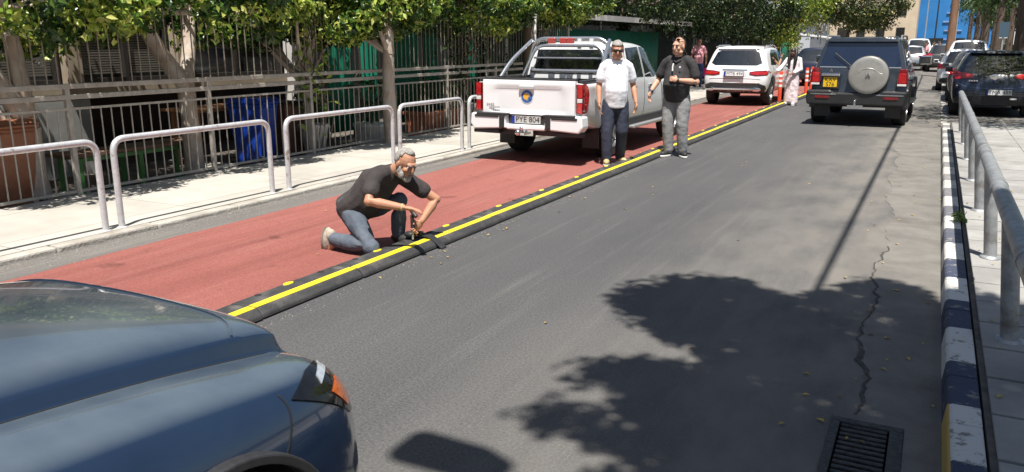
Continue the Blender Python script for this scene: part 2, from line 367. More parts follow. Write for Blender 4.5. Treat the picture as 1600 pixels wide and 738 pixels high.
def mixn(f, a, bb):
    x = N.new('ShaderNodeMix'); x.data_type = 'RGBA'; L.new(f, x.inputs['Factor'])
    for k, q in (('A', a), ('B', bb)):
        if isinstance(q, tuple): x.inputs[k].default_value = (*q, 1)
        else: L.new(q, x.inputs[k])
    return x.outputs['Result']
n2 = N.new('ShaderNodeTexNoise'); n2.inputs['Scale'].default_value = 14; n2.inputs['Detail'].default_value = 8; n2.inputs['Roughness'].default_value = .7; L.new(tc.outputs['Object'], n2.inputs['Vector'])
colr = mixn(gt.outputs[0], (.56, .545, .51), (.030, .042, .082))
colr = mixn(rampn(n2.outputs['Fac'], .56, .62, (0, 0, 0), (1, 1, 1)), colr, (.21, .195, .175))
mg = N.new('ShaderNodeMath'); mg.operation = 'LESS_THAN'; L.new(a1.outputs[0], mg.inputs[0]); mg.inputs[1].default_value = 3.94
mx_ = N.new('ShaderNodeMath'); mx_.operation = 'LESS_THAN'; L.new(sp.outputs['X'], mx_.inputs[0]); mx_.inputs[1].default_value = .214
m3 = N.new('ShaderNodeMath'); m3.operation = 'MULTIPLY'; L.new(mg.outputs[0], m3.inputs[0]); L.new(mx_.outputs[0], m3.inputs[1])
colr = mixn(m3.outputs[0], colr, (.50, .34, .09))
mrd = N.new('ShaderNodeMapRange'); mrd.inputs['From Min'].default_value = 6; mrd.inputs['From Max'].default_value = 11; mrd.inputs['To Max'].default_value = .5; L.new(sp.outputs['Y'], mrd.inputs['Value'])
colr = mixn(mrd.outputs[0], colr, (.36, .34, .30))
L.new(colr, bs.inputs['Base Color'])
bp = N.new('ShaderNodeBump'); bp.inputs['Strength'].default_value = .5; bp.inputs['Distance'].default_value = .01; L.new(n2.outputs['Fac'], bp.inputs['Height']); L.new(bp.outputs[0], bs.inputs['Normal'])
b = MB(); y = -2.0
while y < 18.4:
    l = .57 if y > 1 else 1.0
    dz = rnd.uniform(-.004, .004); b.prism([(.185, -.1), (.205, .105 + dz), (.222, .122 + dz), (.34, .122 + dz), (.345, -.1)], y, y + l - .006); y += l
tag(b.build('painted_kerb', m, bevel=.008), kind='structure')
b = MB(); y = 18.9
while y < 60:
    b.box((.26, y + .2, .001), (.12, .42, .006)); y += .95
tag(b.build('bay_line', mat('worn_road_paint', (.55, .54, .5), (.3, .29, .27), 9, .85)), kind='structure')
# paler concrete apron along the right kerb with a ragged edge
b = MB(); ys = np.arange(-6, 18.6, .12); ex = [-.2 - .03 * math.sin(y_ * 1.3) - .035 * math.sin(y_ * 3.9 + 1) - .012 * math.sin(y_ * 17) + rnd.uniform(-.012, .012) - max(0, y_ - 6) * .03 for y_ in ys]
for i in range(len(ys) - 1):
    if 2.87 < ys[i] < 3.83: continue
    b.quad((ex[i], ys[i], .004), (.2, ys[i], .004), (.2, ys[i + 1], .004), (ex[i + 1], ys[i + 1], .004))
b.quad((DX1, 2.88, .004), (.2, 2.88, .004), (.2, DY1, .004), (DX1, DY1, .004)); b.quad((DX0, DY1, .004), (.2, DY1, .004), (.2, 3.84, .004), (DX0, 3.84, .004))
M_apron = mat('apron_concrete', (.13, .122, .11), (.185, .173, .155), 3, .9, bump=.35, bscale=60, detail=9, dust=((.10, .09, .08), 1.8, .55, .75))
tag(b.build('apron', M_apron), kind='structure')
b = MB()
for i in range(len(ys) - 1):
    if not 3.84 <= ys[i] < 7.4: continue
    w0, w1 = [.004 + .013 * abs(math.sin(q * 5.1) * math.sin(q * 2.2 + 1)) * (1.5 if q < 5.6 else .6) for q in (ys[i], ys[i + 1])]
    for k in range(2):
        f0, f1 = k / 2, (k + 1) / 2; A = lambda f, sg: (ex[i] + (ex[i + 1] - ex[i]) * f + sg * (w0 + (w1 - w0) * f) + .008 * math.sin(37 * ys[i]) + .006 * math.sin(60 * (ys[i] + .12 * f)), ys[i] + .12 * f, .0065)
        b.quad(A(f0, -1), A(f0, .5), A(f1, .5), A(f1, -1))
tag(b.build('road_crack', mat('crack_dirt', (.035, .032, .03), (.08, .072, .065), 30, .95)), kind='structure')
# ------------------------------------------------------------------ drain
dr = empty('storm_drain', (DX0, DY0, 0), 'black cast iron storm drain grate sunk in the road beside the right kerb', 'drain')
M_iron = mat('cast_iron', (.035, .034, .036), (.085, .08, .078), 30, .55, .6, .3, 60)
W_, L_ = DX1 - DX0, DY1 - DY0
b = MB()
for cx_, cy_, sx, sy in ((W_ / 2, .025, W_, .05), (W_ / 2, L_ - .025, W_, .05), (.02, L_ / 2, .04, L_ - .1), (W_ - .03, L_ / 2, .06, L_ - .1)): b.box((cx_, cy_, -.02), (sx - .002, sy - .002, .06))
b.build('frame', M_iron, dr, bevel=.004)
b = MB(); y = .075
while y < L_ - .06: b.box((W_ / 2 - .01, y, -.022), (W_ - .11, .024, .05)); y += .046
b.build('grate', M_iron, dr, bevel=.005)
b = MB(); b.box((W_ / 2, L_ / 2, -.33), (W_ - .01, L_ - .01, .02))
for cx_, cy_, sx, sy in ((.004, L_ / 2, .008, L_), (W_ - .004, L_ / 2, .008, L_), (W_ / 2, .004, W_, .008), (W_ / 2, L_ - .004, W_, .008)): b.box((cx_, cy_, -.19), (sx, sy, .26))
b.build('pit', M_dark, dr)
# ------------------------------------------------------------------ right pipe railing
rl = empty('pipe_railing', (.51, 2.95, PR), 'long grey galvanised pipe railing on the right pavement behind the painted kerb', 'railing')
M_rail = mat('weathered_galvanised', (.27, .28, .29), (.42, .43, .435), 14, .5, .55, .2, 50, dust=((.2, .18, .16), 6, .58, .72))
b = MB(); b.tube([(-.075, -5.5, .68), (-.075, 14.05, .68)], .048, 14); 
for k in range(10): b.tube([(-.075, -5 + 2 * k - .035, .68), (-.075, -5 + 2 * k + .035, .68)], .053, 14)
b.build('handrail', M_rail, rl, sm=50)
for k in range(-3, 8):
    b = MB(); y = 1.96 * k; b.tube([(0, y, 0), (-.073, y, .66)], .045, 14); b.lathe([(.075, 0), (.07, .012), (.05, .02)], (0, y, 0), 14); b.build('post', M_rail, rl, sm=50)
# weed in the kerb joint
wd = empty('weed', (.33, 8.2, .125), 'tiny green weed growing from the joint beside the painted kerb', 'weed')
P, D = ellipsoid_pts((0, 0, .05), (.06, .13, .05), 34, .2); M_weed = leafmat('weed_leaf', [(0, (.07, .13, .03)), (1, (.16, .24, .06))])
leaf_mesh('foliage', P, D, .075, M_weed, wd, .4)
b = MB()
for k in range(4): b.tube([(0, 0, 0), (rnd.uniform(-.05, .05), rnd.uniform(-.15, .15), .12)], .003, 5)
b.build('stem', mat('weed_stem', (.12, .16, .05), None), wd)
# ------------------------------------------------------------------ rubber lane separators
M_rsep = mat('separator_rubber', (.028, .028, .029), (.055, .054, .053), 9, .7, bump=.25, bscale=60, dust=((.13, .12, .11), 5, .54, .78))
M_ystr = mat('yellow_stripe', (.72, .55, .02), (.80, .63, .03), 6, .55, dust=((.45, .36, .05), 8, .6, .8))
M_yref = mat('yellow_reflector', (.72, .58, .03), None, rough=.35, coat=.2)
SPX0, SPX1, SPH = -.175, .165, .066
def sep_proto():
    o = empty('lane_separator', (0, 0, 0))
    ln = 1.022; b = MB()
    prof = [(SPX0, 0), (SPX0, .026), (SPX0 + .07, SPH - .003), (SPX0 + .13, SPH), (.116, SPH), (SPX1 - .006, .028), (SPX1, 0)]
    b.prism(prof, 0, ln); b.build('body', M_rsep, o, bevel=.008)
    b = MB(); a0 = .036; a1 = .104
    def zt(x): return SPH
    b.add([(a0, .004, zt(a0) + .003), (a1, .004, zt(a1) + .003), (a1, ln - .004, zt(a1) + .003), (a0, ln - .004, zt(a0) + .003), (a0, .004, zt(a0) - .004), (a1, .004, zt(a1) - .004), (a1, ln - .004, zt(a1) - .004), (a0, ln - .004, zt(a0) - .004)],
          [(0, 1, 2, 3), (0, 4, 5, 1), (1, 5, 6, 2), (2, 6, 7, 3), (3, 7, 4, 0)]); b.build('stripe', M_ystr, o)
    b = MB(); b.lathe([(.032, 0), (.03, .006), (.015, .008), (0, .008)], (SPX0 + .09, ln / 2 - .01, SPH - .003), 14, M=Matrix.Diagonal((.8, 1.5, 1, 1))); b.build('reflector', M_yref, o, sm=50)
    for yy in (.2, .83):
        b = MB(); b.lathe([(.024, 0), (.022, .004), (0, .004)], (SPX0 + .10, yy, SPH - .001), 10); b.build('bolt', M_dark, o)
    return o
seps = []; proto = sep_proto(); y = 2.52; k = 0
while y < 46:
    o = proto if k == 0 else copy_tree(proto); o.location = (-3.79 + rnd.uniform(-.006, .006), y, .0065); o.rotation_euler = (0, 0, rnd.uniform(-.006, .006)); seps.append((y, o)); y += 1.03; k += 1
names = {0: 'black rubber lane separator with yellow stripe, hidden in front by the blue car bonnet', 1: 'black rubber lane separator with yellow stripe nearest the blue car bonnet, fully in view',
         2: 'black rubber lane separator with yellow stripe lying under the kneeling man\'s knee', 3: 'black rubber lane separator with yellow stripe just beyond the kneeling man\'s hands',
         4: 'second yellow striped rubber separator beyond the kneeling man', 5: 'third yellow striped rubber separator beyond the kneeling man, halfway to the standing men',
         6: 'second yellow striped rubber separator on the near side of the man in white shirt', 7: 'yellow striped rubber separator next before the one at the white shirt man\'s feet',
         8: 'yellow striped rubber separator right at the feet of the man in white shirt', 9: 'yellow striped rubber separator beside the left shoe of the man in black polo'}
for k, (y, o) in enumerate(seps):
    lb = names.get(k) or ('yellow striped rubber separator between the polo shirt man and the woman in pink' if y < 23 else 'distant yellow striped rubber separator beyond the woman in pink')
    tag(o, lb, 'lane separator', 'rubber lane separators along the red lane')
# black strap or hose piece lying over the joint being worked on
# ------------------------------------------------------------------ hoop barriers
for k, (y0, y1, lb) in enumerate(((2.7, 4.72, 'steel hoop barrier nearest the left edge of the photo, before the brown bin'), (4.89, 6.89, 'steel hoop barrier in front of the green bench and grey tree trunk'),
                                  (7.17, 9.3, 'steel hoop barrier in front of the white plant pots, behind the kneeling man'), (9.47, 11.2, 'steel hoop barrier in front of the terracotta planter'),
                                  (11.43, 13.3, 'steel hoop barrier mostly hidden behind the white pickup'))):
    s = 1.67 / 1.72; y0 *= s; y1 *= s; o = empty('hoop_barrier', (-6.555, (y0 + y1) / 2, PZ), lb, 'barrier', 'hoop barriers along the left kerb')
    d = (y1 - y0) / 2; b = MB(); b.rtube([(0, -d, -.02), (0, -d, .815), (0, d, .815), (0, d, -.02)], .029, .13, 14, 8); b.build('hoop', M_barrier, o, sm=50)
    for yy in (-d, d): b = MB(); b.lathe([(.05, 0), (.048, .006), (.032, .009)], (0, yy, 0), 14); b.build('foot_plate', M_barrier, o)
# ================================================================== LEFT: fence, yard, school building, trees
FX = -8.4
fence = empty('metal_fence', (FX, 0, PZ), 'long grey metal fence with double handrail and tall vertical bars along the left pavement', 'fence')
py = [5.6 + 1.95 * k for k in range(-3, 8)]
b = MB()
for z, hh in ((1.2, .055), (1.085, .055)): b.box((0, (py[0] + py[-1]) / 2, z), (.05, py[-1] - py[0] + .1, hh))
b.build('handrail', M_fence, fence, bevel=.006)
for k, y in enumerate(py):
    b = MB(); b.box((0, y, .6), (.055, .055, 1.26)); b.build('post', M_fence, fence, bevel=.005)
    if k == len(py) - 1: break
    b = MB(); y1 = py[k + 1]
    b.box((0, (y + y1) / 2, .045), (.03, y1 - y - .06, .03)); b.box((0, (y + y1) / 2, .955), (.03, y1 - y - .06, .026))
    n = 15
    for j in range(1, n): b.box((0, y + (y1 - y) * j / n, .5), (.011, .012, .88))
    b.build('lower_panel', M_fence, fence)
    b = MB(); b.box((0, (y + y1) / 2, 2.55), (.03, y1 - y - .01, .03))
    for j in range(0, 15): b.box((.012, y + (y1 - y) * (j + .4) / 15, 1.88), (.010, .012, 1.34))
    b.build('upper_panel', mat('shaded_fence_paint', (.19, .165, .135), (.27, .24, .2), 12, .65, bump=.2, bscale=50), fence)  # darker copy of the fence paint: crown shade on the upper bars put into colour
# ---- building behind
M_wall = mat('beige_render', (.27, .215, .16), (.35, .29, .22), 2, .9, bump=.2)
M_wallg = mat('grey_render', (.26, .26, .25), (.33, .33, .32), 2, .9, bump=.2)
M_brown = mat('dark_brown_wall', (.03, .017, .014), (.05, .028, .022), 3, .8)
M_blind = mat('window_blind', (.09, .085, .075), (.16, .15, .13), 3, .5, stretch=(1, .3, 30))
M_wglass = mat('window_glass', (.015, .017, .018), (.03, .032, .03), 2, .08, spec=.8)
M_frame = mat('dark_window_frame', (.02, .018, .017), (.035, .03, .028), 9, .5)
bld = empty('school_building', (-10.8, 0, -.15), 'beige single storey building with dark blinds behind the fence and ficus trees', 'building')
b = MB()
b.box((-.15, 4.6, 1.19), (.3, 15, .22)); b.box((-.15, 4.6, 3.6), (.3, 15, 2.6)); b.build('wall', M_wall, bld, bevel=.01)
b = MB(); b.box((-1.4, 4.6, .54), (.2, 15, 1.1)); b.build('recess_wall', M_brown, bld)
b = MB(); b.box((-.1, 6.6, .53), (.2, 1.9, 1.08)); b.build('grey_panel', M_wallg, bld)
b = MB(); b.box((-3.2, 4.6, 4.95), (6.6, 15.6, .18)); b.build('roof', M_wallg, bld)
for y in (-2.75, 1.0, 3.1, 5.1, 7.3, 9.15):
    b = MB(); b.box((-.06, y, 1.8), (.4, .22, 1.1)); b.build('pillar', M_wall, bld, bevel=.01)
b = MB(); b.box((.1, 11.75, 1.7), (.35, .28, 3.6)); b.build('pillar', mat('white_plaster', (.52, .51, .49), (.62, .6, .57), 3, .9), bld, bevel=.01)
for y0, y1 in ((1.15, 2.95), (3.25, 4.95), (5.25, 7.15), (7.45, 9.0), (9.3, 11.5)):
    b = MB(); fz0, fz1 = 1.33, 2.28
    for c, d in (((-.06, (y0 + y1) / 2, fz0), (.1, y1 - y0, .06)), ((-.06, (y0 + y1) / 2, fz1), (.1, y1 - y0, .06)), ((-.06, y0 + .03, (fz0 + fz1) / 2), (.1, .06, fz1 - fz0 - .06)), ((-.06, y1 - .03, (fz0 + fz1) / 2), (.1, .06, fz1 - fz0 - .06)), ((-.06, (y0 + y1) / 2, (fz0 + fz1) / 2), (.1, .06, fz1 - fz0 - .06))): b.box(c, d)
    w_ = b.build('window', M_frame, bld)
    b = MB(); b.box((-.11, (y0 + y1) / 2, (fz0 + fz1) / 2), (.01, y1 - y0 - .1, fz1 - fz0 - .06)); b.build('pane', M_wglass, w_)
    b = MB(); zz = fz0 + .1 + (.35 if y0 > 9 else 0)
    while zz < fz1 - .05: b.box((-.09, (y0 + y1) / 2, zz), (.012, y1 - y0 - .14, .024)); zz += .036
    b.build('blind', M_blind, w_)
# ---- green canvas screens further along
M_tarp = mat('green_canvas', (.0, .16, .10), (.005, .22, .14), 2, .6, trans=.2)
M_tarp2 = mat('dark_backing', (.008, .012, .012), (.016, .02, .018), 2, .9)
for k, (y0, y1, lb) in enumerate(((12.15, 12.95, 'teal green canvas screen just right of the white pillar'), (13.2, 13.75, 'narrow teal green canvas screen left of the tree trunk on the pavement'), (14.3, 15.3, 'teal green canvas screen right of the tree trunk on the pavement'), (15.5, 16.1, 'teal green canvas screen half hidden by climbing vines'), (17.2, 18.1, 'teal green canvas screen left of the wooden utility pole'))):
    o = empty('canvas_screen', (-10.3, (y0 + y1) / 2, -.15), lb, 'screen', 'green canvas screens behind the fence'); n = 14; b = MB(); hw = (y1 - y0) / 2
    vs = []; 
    for j in range(n + 1):
        t = -1 + 2 * j / n
        for z in (.15, 1.1, 2.0, 2.75 - .25 * t * t): vs.append((.03 * math.sin(j * 1.7) + .03 * math.sin(z * 3), t * hw, z))
    fs = [(j * 4 + i, j * 4 + i + 1, (j + 1) * 4 + i + 1, (j + 1) * 4 + i) for j in range(n) for i in range(3)]
    b.add(vs, fs); sh = b.build('canvas', M_tarp, o, sm=60); so_ = sh.modifiers.new('s', 'SOLIDIFY'); so_.thickness = .012
    b = MB()
    for t in (-1, 1): b.tube([(-.05, t * hw, 0), (-.05, t * hw, 2.6)], .02, 8)
    b.tube([(-.05, -hw, 1.15), (-.05, hw, 1.15)], .02, 8); b.build('frame', M_frame, o)
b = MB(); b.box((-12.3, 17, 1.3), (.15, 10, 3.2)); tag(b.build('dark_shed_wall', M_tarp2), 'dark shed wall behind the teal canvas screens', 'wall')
# ---- yard things
def wheelie(name, loc, rz, m, lb, sc=1):
    o = empty(name, loc, lb, 'bin', None, rz); o.scale = (sc, sc, sc); b = MB()
    n0, n1 = (.24, .27), (.29, .36)
    vs = [(sx * n[0], sy * n[1], z) for n, z in ((n0, .08), (n1, .93)) for sx, sy in ((-1, -1), (1, -1), (1, 1), (-1, 1))]
    b.add(vs, [(3, 2, 1, 0), (4, 5, 6, 7), (0, 1, 5, 4), (1, 2, 6, 5), (2, 3, 7, 6), (3, 0, 4, 7)]); b.box((0, 0, .95), (.62, .76, .05)); b.build('body', m, o, bevel=.025)
    b = MB(); b.prism([(-.39, .98), (.39, .98), (.4, 1.0), (.3, 1.05), (-.34, 1.06), (-.4, 1.02)], -.315, .315, 'x'); b.tube([(-.28, -.42, .99), (.28, -.42, .99)], .017, 8); b.build('lid', m, o, bevel=.012)
    for sx in (-1, 1):
        b = MB(); b.lathe([(.03, -.03), (.1, -.03), (.1, .03), (.03, .03)], (sx * .27, -.3, .1), 16, 'x'); b.build('wheel', M_rubber, o, sm=40)
    return o
M_bblue = mat('bin_blue', (.006, .035, .30), (.01, .055, .38), 6, .4); M_bbrown = mat('bin_brown', (.26, .10, .05), (.32, .135, .07), 6, .5)
wheelie('wheelie_bin', (-9.15, 9.05, -.15), R(100), M_bblue, 'blue plastic wheelie bin behind the fence').scale = (.78, .8, 1)
wheelie('wheelie_bin', (-9.1, 5.15, -.15), R(85), M_bbrown, 'brown plastic wheelie bin behind the fence at the left edge')
b = MB(); o = empty('storage_cabinet', (-9.4, 10.0, -.15), 'narrow brown cabinet beside the blue wheelie bin', 'cabinet'); b.box((0, 0, .45), (.4, .45, .9)); b.build('body', mat('brown_metal', (.10, .045, .03), (.15, .07, .05), 8, .6), o, bevel=.015)
b = MB(); b.box((0, 0, .915), (.44, .49, .03)); b.build('top', M_brown, o, bevel=.006)
for yy in (-.115, .115): b = MB(); b.box((.206, yy, .46), (.012, .21, .82)); d = b.build('door', mat('brown_metal_door', (.13, .058, .038), (.18, .085, .06), 8, .55), o, bevel=.004); b = MB(); b.box((.218, yy * .35, .5), (.012, .015, .1)); b.build('handle', M_galv, d)
# bench with green legs
M_greenp = mat('green_paint', (.05, .17, .04), (.075, .22, .06), 8, .5); M_wood = mat('brown_planks', (.11, .06, .035), (.2, .12, .075), 5, .7, stretch=(8, 1, 8)); M_woodo = mat('orange_planks', (.30, .13, .05), (.40, .19, .085), 5, .7, stretch=(8, 1, 8))
o = empty('bench', (-9.25, 6.95, -.15), 'low brown plank bench with green metal legs behind the fence', 'bench')
b = MB()
for k in range(3): b.box((-.16 + .16 * k, 0, .535), (.145, 2.0, .045))
b.build('seat', M_wood, o, bevel=.006)
for y in (-.85, 0, .85):
    for x in (-.18, .18): b = MB(); b.box((x, y, .25), (.05, .06, .5)); b.build('leg', M_greenp, o, bevel=.005)
b = MB()
for x in (-.18, .18): b.box((x, 0, .48), (.045, 1.64, .05))
b.build('rail', M_greenp, o)
o = empty('picnic_table', (-10.1, 9.3, -.15), 'orange plank table standing in the shade behind the second tree trunk', 'table'); b = MB()
for k in range(4): b.box((-.3 + .2 * k, 0, .86), (.18, 1.7, .04))
b.build('tabletop', M_woodo, o, bevel=.005)
for y in (-.7, .7): b = MB(); b.box((0, y, .42), (.6, .06, .06)); b.box((-.25, y, .42), (.06, .07, .83)); b.box((.25, y, .42), (.06, .07, .83)); b.build('leg', M_woodo, o)
M_potw = mat('white_pot', (.70, .68, .65), (.8, .78, .75), 5, .7, dust=((.35, .32, .28), 4, .55, .75)); M_terra = mat('terracotta', (.36, .12, .06), (.45, .17, .09), 5, .8); M_earth = mat('pot_soil', (.03, .022, .016), (.05, .04, .03), 30, .95)
M_plant = leafmat('pot_plant_leaf', [(0, (.02, .05, .015)), (.6, (.05, .11, .03)), (1, (.12, .2, .05))]); M_stem = mat('plant_stem', (.07, .06, .03), (.1, .09, .05), 10, .8)
def plant(loc, r, h, n, lb, size=.09, cat='plant'):
    o = empty('pot_plant', loc, lb, cat); P, D = clumps((0, 0, h * .62), (r, r, h * .4), 22, n // 22, r * .33); leaf_mesh('foliage', P, D, size, M_plant, o, .35)
    b = MB()
    for k in range(6): a = k * 1.05; b.tube([(0, 0, 0), (r * .25 * math.cos(a), r * .25 * math.sin(a), h * .4), (r * .7 * math.cos(a), r * .7 * math.sin(a), h * .85)], [.012, .009, .004], 5)
    b.build('stem', M_stem, o); return o
def pot(name, loc, prof, m, lb):
    o = empty(name, loc, lb, 'pot'); b = MB(); b.lathe(prof, n=22); b.build('pot_body', m, o, sm=40); r, h = prof[-1]; b = MB(); b.lathe([(r * .93, h - .05), (0, h - .045)], n=18); b.build('soil', M_earth, o); return o
pot('plant_pot', (-9.0, 10.22, -.15), [(.13, 0), (.15, .02), (.23, .5), (.25, .52), (.25, .56), (.215, .56)], M_potw, 'tall tapered white plant pot beside the brown cabinet'); plant((-9.0, 10.22, .36), .3, .7, 300, 'leafy plant growing in the tall tapered white pot')
pot('plant_pot', (-9.0, 11.75, -.15), [(.24, 0), (.27, .02), (.31, .38), (.33, .4), (.33, .44), (.28, .44)], M_potw, 'round squat white plant pot left of the straight tree trunk'); plant((-9.0, 11.75, .24), .45, .85, 520, 'dark bushy plant growing in the squat white pot')
o = empty('planter_box', (-9.05, 14.0, -.15), 'long terracotta planter box behind the fence', 'planter'); b = MB(); b.prism([(-.2, 0), (.2, 0), (.26, .5), (-.26, .5)], -.75, .75); b.box((0, 0, .5), (.58, 1.6, .07)); b.build('box_body', M_terra, o, bevel=.015)
b = MB(); b.box((0, 0, .545), (.46, 1.45, .02)); b.build('soil', M_earth, o)
for k, dy in enumerate((-.5, 0, .5)): plant((-9.05, 14.0 + dy, .39), .33, .6, 300, ('left', 'middle', 'right')[k] + ' of the three leafy plants in the long terracotta planter box')
o = empty('storage_tub', (-9.0, 15.3, -.15), 'white ribbed plastic tub right of the terracotta planter', 'tub'); b = MB(); b.lathe([(.2, 0), (.26, .5), (.28, .5), (.28, .54), (.24, .54)], n=12); b.build('tub_body', M_potw, o); b = MB(); b.lathe([(.285, .545), (.285, .565), (.05, .59), (0, .59)], n=12); b.build('lid', M_potw, o)
for loc, sz, rz_, lb in (((-9.35, 8.35, -.13), (.5, .6, .1), .2, 'pale stone slab lying in the yard left of the blue bin'), ((-9.3, 6.0, .2), (.35, .5, .08), .1, 'pale block resting near the first tree trunk behind the brown bin')):
    b = MB(); b.box((0, 0, 0), sz, rz_); q = b.build('stone_slab', M_kerb, bevel=.02); q.location = (loc[0], loc[1], -.15 + sz[2] / 2); tag(q, lb, 'slab')
# ---- ficus trees
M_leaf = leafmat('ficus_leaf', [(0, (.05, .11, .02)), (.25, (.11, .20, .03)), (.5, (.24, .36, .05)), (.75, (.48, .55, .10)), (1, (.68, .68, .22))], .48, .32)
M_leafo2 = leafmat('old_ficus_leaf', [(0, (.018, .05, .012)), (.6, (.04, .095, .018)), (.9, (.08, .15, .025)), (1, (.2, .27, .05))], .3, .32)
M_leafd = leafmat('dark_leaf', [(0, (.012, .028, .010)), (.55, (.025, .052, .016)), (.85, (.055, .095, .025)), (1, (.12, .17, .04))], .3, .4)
def branch(b, p0, p1, r0, r1, bend=.1, n=6, sides=9):
    p0, p1 = Vector(p0), Vector(p1); k = Vector((rnd.uniform(-1, 1), rnd.uniform(-1, 1), rnd.uniform(-.3, .3))) * bend; pts = []; rs = []
    for i in range(n + 1):
        t = i / n; pts.append(p0.lerp(p1, t) + k * math.sin(math.pi * t)); rs.append((r0 + (r1 - r0) * t) * rnd.uniform(.94, 1.06))
    b.tube(pts, rs, sides)
def ficus(loc, trunk, crown_c, crown_r, lb, ncl=150, nl=84, size=.105, m=None, cat='tree', leafm=None, keep=None, cr=.25):
    crown_c = (min(crown_c[0], -8.95 - loc[0] + (.5 if loc[1] > 16 else 0)), crown_c[1], 2.2 + .15 + (crown_c[2] - 3.3) * .5 + max(0, loc[1] - 9) * .04); crown_r = (crown_r[0] + .1, crown_r[1] + .1, .62); keep = lambda p: p[2] > 1.85 + .20 * math.sin(2.7 * (p[1] + loc[1])) + .17 * math.sin(6.3 * (p[1] + loc[1]) + 1) + .12 * math.sin(5 * p[0]) + (loc[1] - 5) * .02; ncl = int(ncl * 1.1); b_k = 1
    o = empty('ficus_tree', loc, lb, cat, 'ficus trees along the left fence'); b = MB()
    for seg in trunk: branch(b, *seg)
    for k in range(16):
        q, _ = ellipsoid_pts(crown_c, [a * .85 for a in crown_r], 1, .5); q = q[0]; s = trunk[-1 - (k % max(1, min(3, len(trunk))))][1]
        branch(b, s, q, .045, .012, .2)
    b.build('trunk', m or M_bark, o, sm=60)
    P, D = clumps(crown_c, crown_r, ncl, nl, cr, .62, .8, keep); leaf_mesh('crown', P, D, size, [leafm or M_leaf, M_leafo2], o, .5, idx=np.array(clumps.idx)); return o
ficus((-8.85, 5.45, -.15), [((0, 0, 0), (-.02, -.02, .95), .13, .115, .02), ((-.02, -.02, .9), (.0, -.12, 2.2), .10, .08, .05), ((-.02, -.05, .95), (-.05, -.6, 2.0), .11, .08, .06), ((-.03, -.05, .85), (-.3, -.95, 1.75), .08, .06, .08)], (-.3, -.2, 3.35), (1.5, 1.75, 1.75), 'pale forked ficus tree nearest the left edge, beside the brown bin', 230)
ficus((-8.85, 7.62, -.15), [((0, 0, 0), (.0, -.03, 1.35), .13, .11, .02), ((.0, -.03, 1.3), (.05, -.72, 2.25), .11, .085, .06), ((.0, -.03, 1.3), (-.25, .35, 2.3), .10, .08, .06), ((.05, -.72, 2.2), (.05, -1.1, 3.0), .09, .06, .06)], (-.2, .1, 3.4), (1.45, 1.7, 1.75), 'pale ficus tree with one limb leaning left, left of the blue bin', 230)
ficus((-8.7, 9.75, -.15), [((0, 0, 0), (-.05, .05, 1.2), .075, .06, .05), ((-.05, .05, 1.2), (.05, -.1, 2.4), .06, .045, .08)], (0, .1, 3.3), (1.3, 1.4, 1.5), 'slim young ficus tree wrapped in leaves behind the white tapered pot', 210)
ficus((-8.12, 11.15, PZ - .02), [((0, 0, 0), (-.02, .02, 1.5), .115, .10, .03), ((-.02, .02, 1.5), (-.05, .1, 2.5), .10, .08, .05)], (-.3, .1, 3.15), (1.45, 1.75, 1.7), 'straight pale ficus trunk standing on the pavement right of the round white pot', 250)
ficus((-8.95, 14.9, -.15), [((0, 0, 0), (-.05, .1, 1.5), .2, .15, .06), ((-.05, .1, 1.5), (.1, -.4, 2.7), .11, .08, .08), ((-.05, .1, 1.5), (-.1, .6, 2.6), .1, .08, .08)], (.1, 0, 3.5), (1.5, 1.9, 1.65), 'dark ficus tree wound with vines behind the terracotta planter', 270, m=M_barkd)
ficus((-9.0, 17.9, -.15), [((0, 0, 0), (.1, .1, 1.6), .13, .1, .05), ((.1, .1, 1.6), (.5, .4, 2.8), .09, .06, .08)], (.45, .1, 3.75), (1.5, 1.8, 1.5), 'leafy ficus tree right of the wooden utility pole', 240, m=M_barkd)
# hanging vines on fence
o = empty('climbing_vine', (-8.45, 14.6, -.1), 'dark climbing vine hanging over the fence between the planter and the white pickup', 'vine')
P = []; D = []
for k in range(26):
    y = rnd.uniform(-1.3, 1.6); z1 = rnd.uniform(.2, 1.4); n = rnd.randint(22, 46); z = np.linspace(z1, 2.5, n); P.append(np.stack([nr.normal(0, .07, n), y + nr.normal(0, .07, n) + .1 * np.sin(z * 3), z], 1)); D.append(np.tile([.7, -.2, .1], (n, 1)))
leaf_mesh('foliage', np.concatenate(P), np.concatenate(D), .095, M_leafd, o, .5); b = MB()
for k in range(9): y = rnd.uniform(-1.2, 1.5); b.tube([(0, y, .1), (.03, y + rnd.uniform(-.2, .2), .9), (-.03, y + rnd.uniform(-.3, .3), 1.7), (0, y + rnd.uniform(-.3, .3), 2.5)], .012, 5)
b.build('stem', M_barkd, o)
o = empty('climbing_vine', (-8.45, 9.7, -.1), 'sparse leafy vine climbing the slim tree beside the tapered white pot', 'vine')
P = []; D = []
for k in range(11):
    y = rnd.uniform(-.35, .4); z1 = rnd.uniform(.3, 1.1); n = rnd.randint(8, 18); z = np.linspace(z1, 2.2, n); P.append(np.stack([nr.normal(.02, .07, n), y + nr.normal(0, .1, n), z], 1)); D.append(np.tile([.7, -.2, .1], (n, 1)))
leaf_mesh('foliage', np.concatenate(P), np.concatenate(D), .12, M_leaf, o, .5); b = MB()
for k in range(4): y = rnd.uniform(-.2, .3); b.tube([(0, y, .1), (.03, y + .2, .9), (-.03, y - .3, 1.5), (0, y + .2, 2.2)], .01, 5)
b.build('stem', M_barkd, o)
